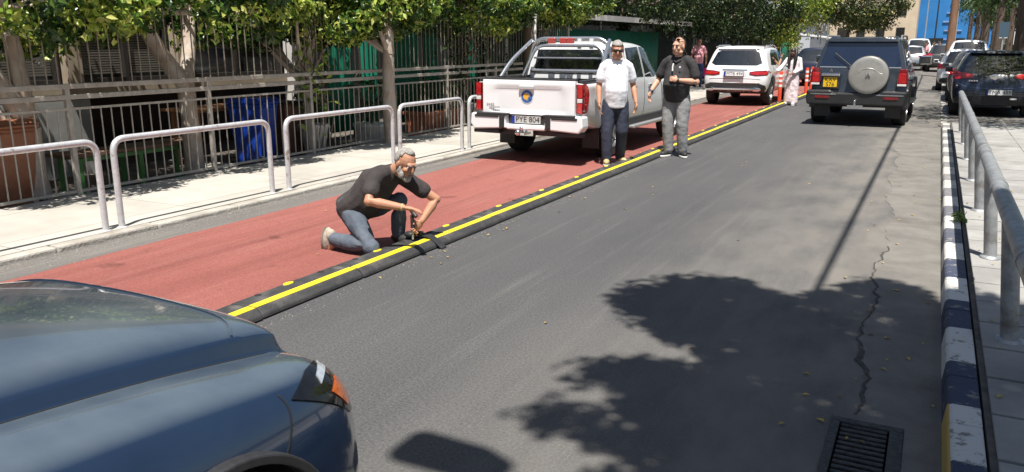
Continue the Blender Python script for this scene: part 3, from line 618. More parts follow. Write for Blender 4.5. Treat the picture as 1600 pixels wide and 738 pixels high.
# utility pole at the left
o = empty('utility_pole', (-7.95, 16.1, PZ - .05), 'brown wooden utility pole with white conduit behind the pickup', 'pole')
b = MB(); b.tube([(0, 0, 0), (0, 0, 3), (.02, 0, 8.6)], [.15, .14, .11], 14); b.build('shaft', M_barkd, o, sm=50)
b = MB(); b.tube([(.15, -.04, 0), (.145, -.04, 3)], .028, 8); b.build('conduit', M_white, o, sm=50)
b = MB(); b.box((0, 0, 8), (1.6, .09, .1)); b.build('crossarm', M_barkd, o)
# ================================================================== VEHICLE TOOLKIT (local: +Y forward, origin on the ground at the rear end, X right)
def interp(tab, x):
    if x <= tab[0][0]: return tab[0][1]
    for (a, va), (b_, vb) in zip(tab, tab[1:]):
        if x <= b_: return va + (vb - va) * (x - a) / (b_ - a)
    return tab[-1][1]
def car_loft(stations, yr, yf, bow=.05, crease=(), sub=2, arches=(), cut=None):
    """stations: (t, zb, zs, zr, wb, wm, ws, wr); yr / yf: tables z -> y of the tail and the nose"""
    bm = bmesh.new(); rings = []; ns = len(stations)
    for si, (t, zb, zs, zr, wb, wm, ws, wr) in enumerate(stations):
        rr = min(.05, (zr - zs) * .4)
        half = [(0, zb), (wb, zb), (wb + (wm - wb) * .7, zb + .16 * (zs - zb)), (wm, zb + .5 * (zs - zb)), (wm - .01, zb + .8 * (zs - zb)), (ws, zs), (ws + (wr - ws) * .5, zs + (zr - zs) * .5), (wr, zr - rr), (wr - .14, zr - rr * .1), (0, zr + .015)]
        row = []
        for (x, z) in half:
            a = interp(yr, z); f = interp(yf, z); bend = bow * (x / max(wm, .1)) ** 2
            y = (a + bend) * (1 - t) + (f - bend * 1.6) * t if si in (0, ns - 1) else a * (1 - t) + f * t
            row.append((x, y, z))
        L = [bm.verts.new((x, y, z)) for x, y, z in row]; Rr = [bm.verts.new((-x, y, z)) if x > 0 else L[i] for i, (x, y, z) in enumerate(row)]
        rings.append((L, Rr))
    n = len(rings[0][0])
    for (A, B), (C_, D) in zip(rings, rings[1:]):
        for i in range(n - 1):
            bm.faces.new((A[i], A[i + 1], C_[i + 1], C_[i])); bm.faces.new((B[i + 1], B[i], D[i], D[i + 1]))
    for (A, B), tab, sgn in ((rings[0], yr, -1), (rings[-1], yf, 1)):
        mids = [A[0]] + [bm.verts.new((0, A[i].co.y + sgn * 0.0 , A[i].co.z)) for i in range(1, n - 1)] + [A[-1]]
        for i in range(1, n - 1):
            z = A[i].co.z; mids[i].co.y = interp(tab, z)
        for i in range(n - 1):
            f1 = [A[i], mids[i], mids[i + 1], A[i + 1]]; f2 = [B[i], B[i + 1], mids[i + 1], mids[i]]
            for f in (f1, f2):
                q = []
                [q.append(v) for v in f if v not in q]
                if len(q) > 2: bm.faces.new(q)
    bmesh.ops.recalc_face_normals(bm, faces=bm.faces)
    cl = bm.edges.layers.float.get('crease_edge') or bm.edges.layers.float.new('crease_edge')
    ids = {}
    for si, (A, B) in enumerate(rings):
        for i in range(n): ids[A[i]] = (si, i); ids[B[i]] = (si, i)
    for e in bm.edges:
        a, b_ = ids.get(e.verts[0]), ids.get(e.verts[1])
        if a and b_:
            for (kind, k, val) in crease:
                if kind == 'row' and a[1] == b_[1] == k: e[cl] = max(e[cl], val)
                if kind == 'ring' and a[0] == b_[0] == (k if k >= 0 else ns + k): e[cl] = max(e[cl], val)
    me = bpy.data.meshes.new('body'); bm.to_mesh(me); bm.free()
    o = mobj('tmp_body', me, None)
    s = o.modifiers.new('s', 'SUBSURF'); s.levels = s.render_levels = sub; bake(o)
    for (y, z, r, x0, x1) in arches:
        for sx in (-1, 1):
            c = MB(); c.lathe([(r, x0), (r, x1)], (0, y, z), 36, 'x') if sx > 0 else c.lathe([(r, -x1), (r, -x0)], (0, y, z), 36, 'x')
            boolean(o, c)
    for c in (cut or []): boolean(o, c)
    return o
def boolean(o, mbuilder):
    c = mbuilder.build('cutter', None); m = o.modifiers.new('b', 'BOOLEAN'); m.operation = 'DIFFERENCE'; m.object = c; m.solver = 'EXACT'
    bake(o); bpy.data.objects.remove(c)
def finish_body(o, name, mats, parent, ang=32):
    o.name = name; o.data.name = name; o.data.materials.clear()
    for m in (mats if isinstance(mats, (list, tuple)) else [mats]): o.data.materials.append(m)
    o.parent = parent; smooth(o.data, ang)
    bm = bmesh.new(); bm.from_mesh(o.data); tree = BVHTree.FromBMesh(bm); bm.free(); return tree
DIRS = {'rear': (Vector((0, 1, 0)), lambda a, b: Vector((a, -3, b))), 'front': (Vector((0, -1, 0)), lambda a, b: Vector((a, 12, b))),
        'right': (Vector((-1, 0, 0)), lambda a, b: Vector((3, a, b))), 'left': (Vector((1, 0, 0)), lambda a, b: Vector((-3, a, b))), 'top': (Vector((0, 0, -1)), lambda a, b: Vector((a, b, 5)))}
def patch(tree, view, poly, name, m, parent, t=.006, h=.06, back=.012, sm=50, inset=None):
    """a piece of real thickness laid on the body: outline poly as seen in the given view"""
    d, org = DIRS[view]; bm = bmesh.new(); vs = [bm.verts.new((a, b, 0)) for a, b in poly]; bm.faces.new(vs)
    bmesh.ops.triangulate(bm, faces=bm.faces)
    for _ in range(6):
        lg = [e for e in bm.edges if e.calc_length() > h]
        if not lg: break
        bmesh.ops.subdivide_edges(bm, edges=lg, cuts=1, use_grid_fill=False); bmesh.ops.triangulate(bm, faces=[f for f in bm.faces if len(f.verts) > 3])
    ok = 0; hits = {}
    for v in bm.verts:
        hit = tree.ray_cast(org(v.co.x, v.co.y), d)
        hits[v] = hit
    good = [q for q in hits.values() if q[0] is not None]
    if not good: bm.free(); return None
    for v, q in hits.items():
        if q[0] is None:
            p0 = org(v.co.x, v.co.y); q = min(good, key=lambda g: ((g[0] - p0) - d * (g[0] - p0).dot(d)).length); loc = p0 + d * (q[0] - p0).dot(d); nn = q[1]
        else: loc, nn = q[0], q[1]
        if nn.dot(d) > 0: nn = -nn
        v.co = loc + (nn * .6 - d * .4) * t
    bmesh.ops.recalc_face_normals(bm, faces=bm.faces)
    fl = list(bm.faces)
    if sum((f.normal.dot(d) * f.calc_area() for f in fl)) > 0: bmesh.ops.reverse_faces(bm, faces=fl)
    be = [e for e in bm.edges if len(e.link_faces) == 1]
    r = bmesh.ops.extrude_edge_only(bm, edges=be); 
    for v in [g for g in r['geom'] if isinstance(g, bmesh.types.BMVert)]: v.co += d * (t + back)
    bmesh.ops.recalc_face_normals(bm, faces=bm.faces)
    me = bpy.data.meshes.new(name); bm.to_mesh(me); bm.free(); smooth(me, sm)
    return mobj(name, me, m, parent)
def strip(tree, view, pts, wd, name, m, parent, t=.003, closed=False):
    """thin band following a polyline on the body"""
    P = [Vector(p) for p in pts]; n = len(P); L_ = []; R_ = []
    for i in range(n):
        a = P[max(i - 1, 0)]; b = P[min(i + 1, n - 1)]; tt = (b - a).normalized(); nn = Vector((-tt.y, tt.x)) * wd / 2
        L_.append(P[i] + nn); R_.append(P[i] - nn)
    return patch(tree, view, [tuple(p) for p in L_ + R_[::-1]], name, m, parent, t, .12, .004)
def smoothline(pts, n=4):
    out = []; P = [Vector(p) for p in pts]
    for i in range(len(P) - 1):
        p0 = P[max(i - 1, 0)]; p1 = P[i]; p2 = P[i + 1]; p3 = P[min(i + 2, len(P) - 1)]
        for k in range(n):
            t = k / n; out.append(.5 * ((2 * p1) + (p2 - p0) * t + (2 * p0 - 5 * p1 + 4 * p2 - p3) * t * t + (3 * p1 - p0 - 3 * p2 + p3) * t ** 3))
    return out + [P[-1]]
def mirror(poly): return [(-a, b) for a, b in reversed(poly)]
def wheel(parent, loc, r, wd, side, spokes=6, rimmat=None, rimr=.62):
    o = empty('wheel', loc); o.parent = parent
    b = MB(); h = wd / 2; b.lathe([(r * rimr, -h), (r * .9, -h), (r * .985, -h * .75), (r, -h * .4), (r, h * .4), (r * .985, h * .75), (r * .9, h), (r * rimr, h), (r * rimr * .96, h * .6), (r * rimr * .96, -h * .6), (r * rimr, -h)], n=32, axis='x'); b.build('tyre', M_rubber, o, sm=40)
    b = MB(); s = side
    b.lathe([(r * rimr, s * h * .5), (r * rimr, s * h * .95), (r * rimr * .92, s * h * .95), (r * rimr * .9, s * h * .45)], n=32, axis='x')
    b.lathe([(r * .17, s * h * .3), (r * .16, s * h * .8), (.0, s * h * .85)], n=14, axis='x')
    for k in range(spokes):
        a = 2 * math.pi * k / spokes; M_ = Matrix.Rotation(a, 4, 'X'); b.box(M_ @ Vector((s * h * .62, 0, r * rimr * .55)), (.03, r * .15, r * rimr * .8), M=M_)
    b.build('rim', rimmat or M_rim, o, sm=40)
    b = MB(); b.lathe([(r * rimr * .9, 0), (r * rimr * .9, s * h * .2), (0, s * h * .2)], n=20, axis='x'); b.build('brake_disc', M_black, o); return o
def wheels(parent, ys, x, r, wd, **k):
    for y in ys:
        for s in (-1, 1): wheel(parent, (s * x, y, r), r, wd, s, **k)
def plate(parent, loc, txt, w_, h_, bg, strip_blue=True, rows=None, dark=(.02, .02, .02), size=None, rx=0):
    e = empty('number_plate', loc); e.parent = parent; e.rotation_euler = (rx, 0, 0)
    b = MB(); b.box((0, .006, 0), (w_ + .03, .012, h_ + .03)); b.build('plate_frame', M_black, e, bevel=.003)
    b = MB(); b.box((0, -.003, 0), (w_, .006, h_)); b.build('plate_face', bg, e)
    if strip_blue: b = MB(); b.box((-w_ / 2 + .022, -.0075, 0), (.044, .003, h_)); b.build('blue_band', mat('plate_blue', (.01, .03, .25), None, rough=.4), e)
    tm = mat('plate_ink', dark, None, rough=.5); rows = rows or [txt]
    for i, t in enumerate(rows):
        z = (len(rows) / 2 - .5 - i) * h_ / len(rows); text_mesh(t, size or h_ / len(rows) * 1.05, 'lettering', tm, e, Matrix.Translation((.022 if strip_blue else 0, -.0075, z)) @ REARTXT, .001)
    return e
M_plw = mat('plate_white', (.62, .63, .64), (.72, .72, .72), 12, .4); M_pld = mat('plate_dusty', (.38, .37, .36), (.50, .49, .47), 12, .5); M_ply = mat('plate_yellow', (.68, .42, .01), (.75, .48, .02), 12, .4)
M_seam = mat('panel_gap', (.015, .015, .016), None, rough=.8)
def door_mirror(parent, x, y, z, m, s, lens=True, sc=1):
    o = empty('door_mirror', (x, y, z)); o.parent = parent; o.scale = (sc, sc, sc); b = MB()
    b.box((s * .13, 0, .06), (.17, .1, .13)); b.box((s * .03, .02, .02), (.09, .05, .04)); q = b.build('shell', m, o, bevel=.035); q.modifiers['b'].segments = 3
    b = MB(); b.box((s * .13, -.051, .06), (.13, .006, .095)); b.build('mirror_glass', M_glass, o, bevel=.02); return o
def simple_car(name, loc, label, cat, group, paint, L_=4.1, wd=.87, zr=1.46, zs=.92, rz=0, plate_txt=None, lens=None, kind='hatch', dark_lower=True, light_low=.8, light_in=.42, plate_m=None):
    """a hatchback or small suv seen from behind; all parts of their own"""
    o = empty(name, loc, label, cat, group, rz)
    zb = .24 if kind == 'hatch' else .3
    yr = [(zb, .06), (.42, 0), (.62, .0), (.78, .05), (zs, .12), (zs + .06, .16), (zr - .1, .5), (zr, .62)]
    yf = [(zb, L_ - .05), (.45, L_), (.7, L_ - .03), (.9, L_ - .1), (zr, L_ - .1)]
    hz = zs + .02
    st = [(0, zb + .04, zs, zr, wd * .8, wd * .97, wd * .93, wd * .64), (.06, zb, zs, zr, wd * .9, wd, wd * .96, wd * .68), (.2, zb, zs, zr + .005, wd * .92, wd, wd * .96, wd * .7), (.45, zb, zs, zr, wd * .92, wd, wd * .955, wd * .69), (.57, zb, zs - .01, zr - .05, wd * .92, wd, wd * .95, wd * .66),
          (.73, zb, zs - .03, zs + .04, wd * .92, wd, wd * .93, wd * .72), (.88, zb, zs - .08, zs - .02, wd * .9, wd * .99, wd * .9, wd * .68), (1, zb + .05, zs - .22, zs - .18, wd * .75, wd * .9, wd * .8, wd * .6)]
    body = car_loft(st, yr, yf, .09, [('row', 5, .35), ('row', 1, .3)], 2, [(.72, .31, .37, wd - .25, wd + .2), (L_ - .82, .31, .37, wd - .25, wd + .2)])
    T = finish_body(body, 'body', paint, o)
    zt = zr - .09; z0 = zs + .06
    patch(T, 'rear', [(-wd * .74, z0), (0, z0 - .03), (wd * .74, z0), (wd * .60, zt), (0, zt + .03), (-wd * .60, zt)], 'rear_window', M_glass, o, .004)
    for s, v in ((1, 'right'), (-1, 'left')):
        patch(T, v, [(.75, zs + .1), (L_ * .44, zs + .055), (L_ * .44, zr - .1), (1.0, zr - .12)], 'side_window', M_glass, o, .004)
        patch(T, v, [(L_ * .455, zs + .055), (L_ * .66, zs + .04), (L_ * .58, zr - .15), (L_ * .455, zr - .1)], 'side_window', M_glass, o, .004)
        strip(T, v, smoothline([(.95, .6), (L_ * .25, zs), (L_ * .25, zr - .12)]), .01, 'door_seam', M_seam, o); strip(T, v, [(L_ * .45, .35), (L_ * .45, zs)], .01, 'door_seam', M_seam, o)
        patch(T, v, [(L_ * .29, zs - .1), (L_ * .34, zs - .1), (L_ * .34, zs - .075), (L_ * .29, zs - .075)], 'door_handle', M_chrome, o, .02)
        door_mirror(o, s * wd * .93, L_ * .62, zs + .02, paint, s)
        patch(T, 'rear', [(s * q, z) for q, z in ((wd * .99, light_low), (light_in, light_low + .04), (light_in, light_low + .11), (wd * .99, light_low + .2))][::s], 'tail_light', lens or M_red, o, .012)
    patch(T, 'front', [(-wd * .75, zs + .1), (wd * .75, zs + .1), (wd * .6, zr - .1), (-wd * .6, zr - .1)], 'windscreen', M_glass, o, .004)
    if dark_lower:
        patch(T, 'rear', [(-wd * .9, zb + .06), (wd * .9, zb + .06), (wd * .86, .46), (wd * .4, .5), (-wd * .4, .5), (-wd * .86, .46)], 'rear_valance', M_black, o, .008)
    strip(T, 'rear', smoothline([(-wd * .8, .58), (-wd * .5, .6), (wd * .5, .6), (wd * .8, .58)]), .012, 'tailgate_seam', M_seam, o)
    wheels(o, (.72, L_ - .82), wd - .11, .315, .2)
    b = MB(); b.box((0, L_ / 2, .35), (wd * 1.5, L_ * .8, .2)); b.build('underbody', M_black, o)
    if plate_txt: plate(o, (0, -.012, .7), plate_txt, .5, .11, plate_m or M_plw)
    b = MB(); b.tube([(0, .3, zr - .4), (.28, .27, zr - .42)], .01, 6); b.build('wiper', M_black, o)
    return o, T
# ================================================================== WHITE PICKUP
def pickup(loc):
    o = empty('pickup_truck', loc, 'white double cab pickup with chrome roll bar stopped on the red lane', 'pickup', None, R(-.5))
    W = .87; L_ = 5.25; zb = .44; bt = 1.17
    yr = [(zb, .1), (.6, .05), (.7, .0), (1.2, .0), (1.9, .0)]; yf = [(zb, L_ - .08), (.6, L_), (.95, L_ - .04), (1.1, L_ - .12), (1.8, L_ - .12)]
    def S(y, zs, zr, ws, wr, zb_=zb, wb=.80, wm=W): return (y / L_, zb_, zs, zr, wb, wm, ws, wr)
    st = [S(0, 1.10, bt, W - .015, W - .03, .60), S(.06, 1.10, bt, W, W - .03, .58), S(.5, 1.10, bt, W, W - .03), S(1.3, 1.10, bt, W, W - .03), S(1.60, 1.10, bt, W, W - .03), S(1.63, 1.12, 1.66, W - .01, .69), S(1.68, 1.13, 1.70, W - .01, .71), S(2.3, 1.13, 1.74, W - .01, .71), S(3.0, 1.10, 1.70, W - .01, .69), S(3.35, 1.08, 1.50, W - .02, .67), S(3.75, 1.06, 1.13, W - .03, .66), S(4.6, 1.0, 1.06, W - .04, .64), S(L_, .8, .86, W - .1, .6, zb + .1, .7, W - .06)]
    cut = MB(); cut.box((0, .82, 1.2), (1.5, 1.5, .9))
    T = finish_body(car_loft(st, yr, yf, .03, [('row', 5, .25), ('ring', 0, .7), ('row', 7, .6), ('ring', 4, .9), ('ring', 5, .8), ('row', 1, .4)], 2, [(1.2, .37, .45, .55, 1.1), (L_ - .95, .37, .45, .55, 1.1)], [cut]), 'body', M_wcar, o)
    # bed liner and rails
    b = MB()
    for s in (-1, 1): b.box((s * .80, .83, bt + .012), (.09, 1.56, .03))
    b.box((0, 1.6, bt + .012), (1.5, .05, .03)); b.build('bed_rail', M_black, o, bevel=.008)
    b = MB(); b.box((0, .82, .765), (1.48, 1.48, .02))
    for s in (-1, 1): b.box((s * .742, .82, .96), (.012, 1.48, .38))
    b.box((0, 1.555, .96), (1.47, .012, .38)); b.build('bed_liner', M_black, o)
    # tailgate
    e = empty('tailgate', (0, 0, 0)); e.parent = o
    gm = bmesh.new(); n = 24; mz = 12; g = []
    x0, x1, z0, z1 = -.735, .735, .70, 1.185
    for j in range(mz + 1):
        z = z0 + (z1 - z0) * j / mz; row = []
        for i in range(n + 1):
            x = x0 + (x1 - x0) * i / n; u = abs(x); y = -.028
            tz = (z - z0) / (z1 - z0); edge = .18 + .35 * max(0, tz - .62)          # pressed panel, sides splay at the top
            lim = .735 - edge * .8
            if tz > .05: y += .018 * max(0, min(1, (lim - u) / .05)) * max(0, min(1, (.82 - tz) / .06))
            if tz > .93: y += .01
            row.append(gm.verts.new((x, y, z)))
        g.append(row)
    for j in range(mz):
        for i in range(n): gm.faces.new((g[j][i], g[j][i + 1], g[j + 1][i + 1], g[j + 1][i]))
    be = [q for q in gm.edges if len(q.link_faces) == 1]; r = bmesh.ops.extrude_edge_only(gm, edges=be)
    for v in [q for q in r['geom'] if isinstance(q, bmesh.types.BMVert)]: v.co.y = .06
    bmesh.ops.recalc_face_normals(gm, faces=gm.faces); me = bpy.data.meshes.new('gate'); gm.to_mesh(me); gm.free(); smooth(me, 30)
    if sum(p.normal.y * p.area for p in me.polygons) > 0: me.flip_normals()
    mobj('gate_panel', me, M_wcar, e)
    b = MB(); b.box((0, .05, 1.2), (1.46, .1, .022)); b.build('top_cap', M_black, e, bevel=.006)
    b = MB(); b.box((-.02, -.035, 1.08), (.24, .035, .055)); b.build('gate_handle', mat('silver_plastic', (.55, .56, .57), None, rough=.3, metal=.3), e, bevel=.012)
    # round municipal crest
    cz = .955; 
    def disc(nm, x, z, r, y, m, n=28, sx=1):
        b = MB(); b.lathe([(r, 0), (r, -.003), (0, -.003)], (x, y, z), n, 'y', Matrix.Diagonal((sx, 1, 1, 1))); return b.build(nm, m, e)
    yy = -.010
    disc('crest', -.02, cz, .102, yy - .001, mat('crest_white', (.6, .68, .78), None)); disc('crest', -.02, cz, .09, yy - .003, mat('crest_blue', (.03, .09, .30), (.05, .16, .42), 30)); disc('crest', -.02, cz + .002, .056, yy - .005, mat('crest_pale', (.35, .45, .6), None))
    disc('crest', -.03, cz, .046, yy - .007, mat('crest_orange', (.70, .34, .03), (.8, .45, .06), 20)); b = MB(); b.prism([(-.01, cz - .03), (.05, cz - .045), (.045, cz + .01), (.02, cz + .005)], yy - .011, yy - .008); b.build('crest', MATS['crest_blue'], e)
    tx = mat('badge_grey', (.45, .43, .43), None, rough=.4)
    b = MB()
    for i in range(4): b.box((-.66 + .033 * i, -.031, .835), (.024, .006, .03 if i != 1 else .022))
    for i in range(6): b.box((-.62 + .03 * i, -.031, .79), (.022, .006, .026))
    b.build('badge', tx, e)
    for s in (-1, 1): strip(T, 'rear', [(s * .742, .7), (s * .742, 1.19)], .012, 'gate_seam', M_seam, o)
    # tail lights
    for s in (-1, 1):
        pl = [(s * q, z) for q, z in ((.765, .735), (.85, .735), (.868, .8), (.868, 1.14), (.76, 1.14))][::s]
        e2 = patch(T, 'rear', pl, 'tail_light', M_redd, o, .022, .05)
        for z0_, z1_, m in ((.745, .88, M_red), (.89, .945, M_clear), (.955, 1.13, M_red)):
            b = MB(); b.box((s * .81, -.028, (z0_ + z1_) / 2), (.075, .02, z1_ - z0_)); b.build('lens', m, e2, bevel=.006)
        v = 'right' if s > 0 else 'left'
        patch(T, v, [(.0, .735), (.11, .76), (.16, 1.0), (.1, 1.14), (.0, 1.14)], 'tail_light', M_red, o, .012, .05)
    # bumper
    e = empty('bumper', (0, 0, 0)); e.parent = o
    b = MB(); 
    for s in (-1, 1):
        b.prism([(s * .30, .50), (s * .84, .47), (s * .90, .55), (s * .885, .70), (s * .77, .715), (s * .33, .69)][::s], -.13, .1)
    b.box((0, -.02, .52), (.62, .18, .075)); b.build('bumper_shell', M_wcar, e, bevel=.02)
    b = MB()
    for s in (-1, 1):
        b.box((s * .54, -.08, .70), (.5, .12, .03)); b.box((s * .37, -.125, .60), (.085, .03, .2)); b.box((s * .62, -.13, .668), (.40, .02, .035))
        b.box((s * .66, -.02, .44), (.42, .12, .05))
    b.box((0, .02, .62), (.64, .06, .17)); b.build('step_pad', M_black, e, bevel=.008)
    plate(o, (-.02, -.03, .625), 'PYE 804', .46, .105, M_pld, size=.115)
    b = MB(); b.box((.0, .1, .44), (1.5, .09, .09)); b.build('tow_bar', M_black, o, bevel=.01)
    b = MB(); b.box((-.02, -.03, .44), (.24, .04, .085)); b.box((-.02, -.1, .43), (.06, .12, .03)); b.tube([(-.05, -.13, .43), (-.05, -.13, .50)], .018, 8); b.sphere((-.05, -.13, .515), .027, 10, 8); b.sphere((-.12, -.1, .44), .045, 10, 8); b.build('tow_hitch', M_chrome, o, sm=40)
    # windows
    rwz0, rwz1 = 1.22, 1.60
    patch(T, 'rear', [(-.70, rwz0), (.70, rwz0), (.63, rwz1), (-.63, rwz1)], 'rear_window', M_glass, o, .004)
    for s, v in ((1, 'right'), (-1, 'left')):
        patch(T, v, [(1.82, 1.17), (2.52, 1.16), (2.52, 1.64), (1.92, 1.62)], 'side_window', M_glass, o, .004)
        patch(T, v, [(2.6, 1.16), (3.52, 1.13), (3.12, 1.58), (2.95, 1.62), (2.6, 1.64)], 'side_window', M_glass, o, .004)
        for x in (1.72, 2.56, 3.58): strip(T, v, smoothline([(x + (.1 if x < 2 else 0), .52), (x, 1.1), (x + (.12 if x < 2 else 0) - (.0 if x < 3 else .05), 1.14 if x > 3 else 1.62)]), .012, 'door_seam', M_seam, o)
        strip(T, v, [(1.62, .5), (1.62, 1.12)], .016, 'bed_gap', M_seam, o)
        for x in (1.9, 2.75): patch(T, v, [(x, 1.0), (x + .2, 1.0), (x + .2, 1.03), (x, 1.03)], 'door_handle', M_chrome, o, .03)
        patch(T, v, [(2.72, .86), (3.12, .87), (3.12, 1.02), (2.98, 1.02), (2.9, .96), (2.72, .97)], 'door_decal', mat('decal_blue_grey', (.30, .40, .52), (.55, .6, .66), 20, .4), o, .0025)
        door_mirror(o, s * (W - .02), 3.4, 1.14, M_wcar, s, sc=1.15)
        pts = [(1.2 + .475 * math.cos(a), .37 + .475 * math.sin(a)) for a in [R(q) for q in range(5, 176, 10)]]
        pin = [(1.2 + .41 * math.cos(a), .37 + .41 * math.sin(a)) for a in [R(q) for q in range(175, 4, -10)]]
        bA = MB(); bA.prism(pts + pin, s * (W - .05), s * (W + .03), 'x'); bA.build('wheel_arch_trim', M_black, o, bevel=.01)
        pts = [(L_ - .95 + .475 * math.cos(a), .37 + .475 * math.sin(a)) for a in [R(q) for q in range(5, 176, 10)]]; pin = [(L_ - .95 + .41 * math.cos(a), .37 + .41 * math.sin(a)) for a in [R(q) for q in range(175, 4, -10)]]
        bA = MB(); bA.prism(pts + pin, s * (W - .05), s * (W + .03), 'x'); bA.build('wheel_arch_trim', M_black, o, bevel=.01)
        b = MB(); b.box((s * (W + .0), 2.72, .40), (.17, 1.75, .05)); b.build('side_step', mat('step_silver', (.5, .5, .51), None, rough=.35, metal=.6), o, bevel=.015)
        b = MB(); b.box((s * (W - .03), 2.7, .48), (.06, 2.0, .1)); b.build('sill', M_black, o)
        b = MB(); b.box((s * .70, .66, .33), (.26, .02, .3)); b.build('mud_flap', M_black, o)
        patch(T, 'front', [(s * .45, .82), (s * .84, .85), (s * .84, .97), (s * .5, .93)][::s], 'headlight', M_clear, o, .01)
    patch(T, 'front', [(-.72, 1.14), (.72, 1.14), (.6, 1.6), (-.6, 1.6)], 'windscreen', M_glass, o, .004); patch(T, 'front', [(-.42, .66), (.42, .66), (.42, .9), (-.42, .9)], 'grille', M_black, o, .01)
    # roll bar: two hoops and legs
    e = empty('roll_bar', (0, 0, 0)); e.parent = o; M_sb = mat('brushed_steel', (.62, .62, .63), (.75, .75, .75), 30, .22, .9)
    b = MB(); b.rtube([(-.77, 1.40, bt + .02), (-.62, 1.44, 1.765), (.62, 1.44, 1.765), (.77, 1.40, bt + .02)], .034, .2, 14, 8); b.build('main_hoop', M_sb, e, sm=60)
    b = MB(); b.rtube([(-.72, 1.22, bt + .02), (-.55, 1.36, 1.66), (.55, 1.36, 1.66), (.72, 1.22, bt + .02)], .026, .16, 12, 8); b.build('inner_hoop', M_sb, e, sm=60)
    for s in (-1, 1):
        b = MB(); b.rtube([(s * .80, .62, bt + .02), (s * .78, .9, 1.42), (s * .66, 1.42, 1.74)], .031, .2, 12, 8); b.build('side_leg', M_sb, e, sm=60)
        b = MB(); b.box((s * .79, .62, bt + .03), (.08, .14, .02)); b.build('foot', M_black, e)
    b = MB(); b.tube([(-.6, 1.38, 1.47), (.6, 1.38, 1.47)], .014, 8); b.tube([(-.66, 1.38, 1.27), (.66, 1.38, 1.27)], .03, 8); b.build('cross_bar', M_sb, e, sm=60)
    rt = mat('tape_red', (.42, .06, .05), None, rough=.4)
    b = MB()
    for x in (-.30, -.1, .02): b.box((x, 1.40, 1.735), (.11, .07, .085))
    b.build('red_tape', rt, e, bevel=.01)
    b = MB()
    for x in (.18, .38): b.box((x, 1.385, 1.69), (.06, .02, .16))
    b.build('white_tape', M_white, e)
    wheels(o, (1.2, L_ - .95), W - .13, .37, .25, spokes=6, rimr=.6)
    b = MB(); b.box((0, L_ / 2 - .1, .5), (1.35, L_ * .82, .2)); b.tube([(-.7, 1.2, .36), (.7, 1.2, .36)], .07, 10); b.build('underbody', M_black, o)
    b = MB(); b.sphere((-.45, 2.55, 1.25), (.1, .09, .14)); b.sphere((.4, 2.55, 1.25), (.1, .09, .14)); b.build('headrest', M_black, o, sm=60)
    return o
pk = pickup((-5.16, 10.42, .006))
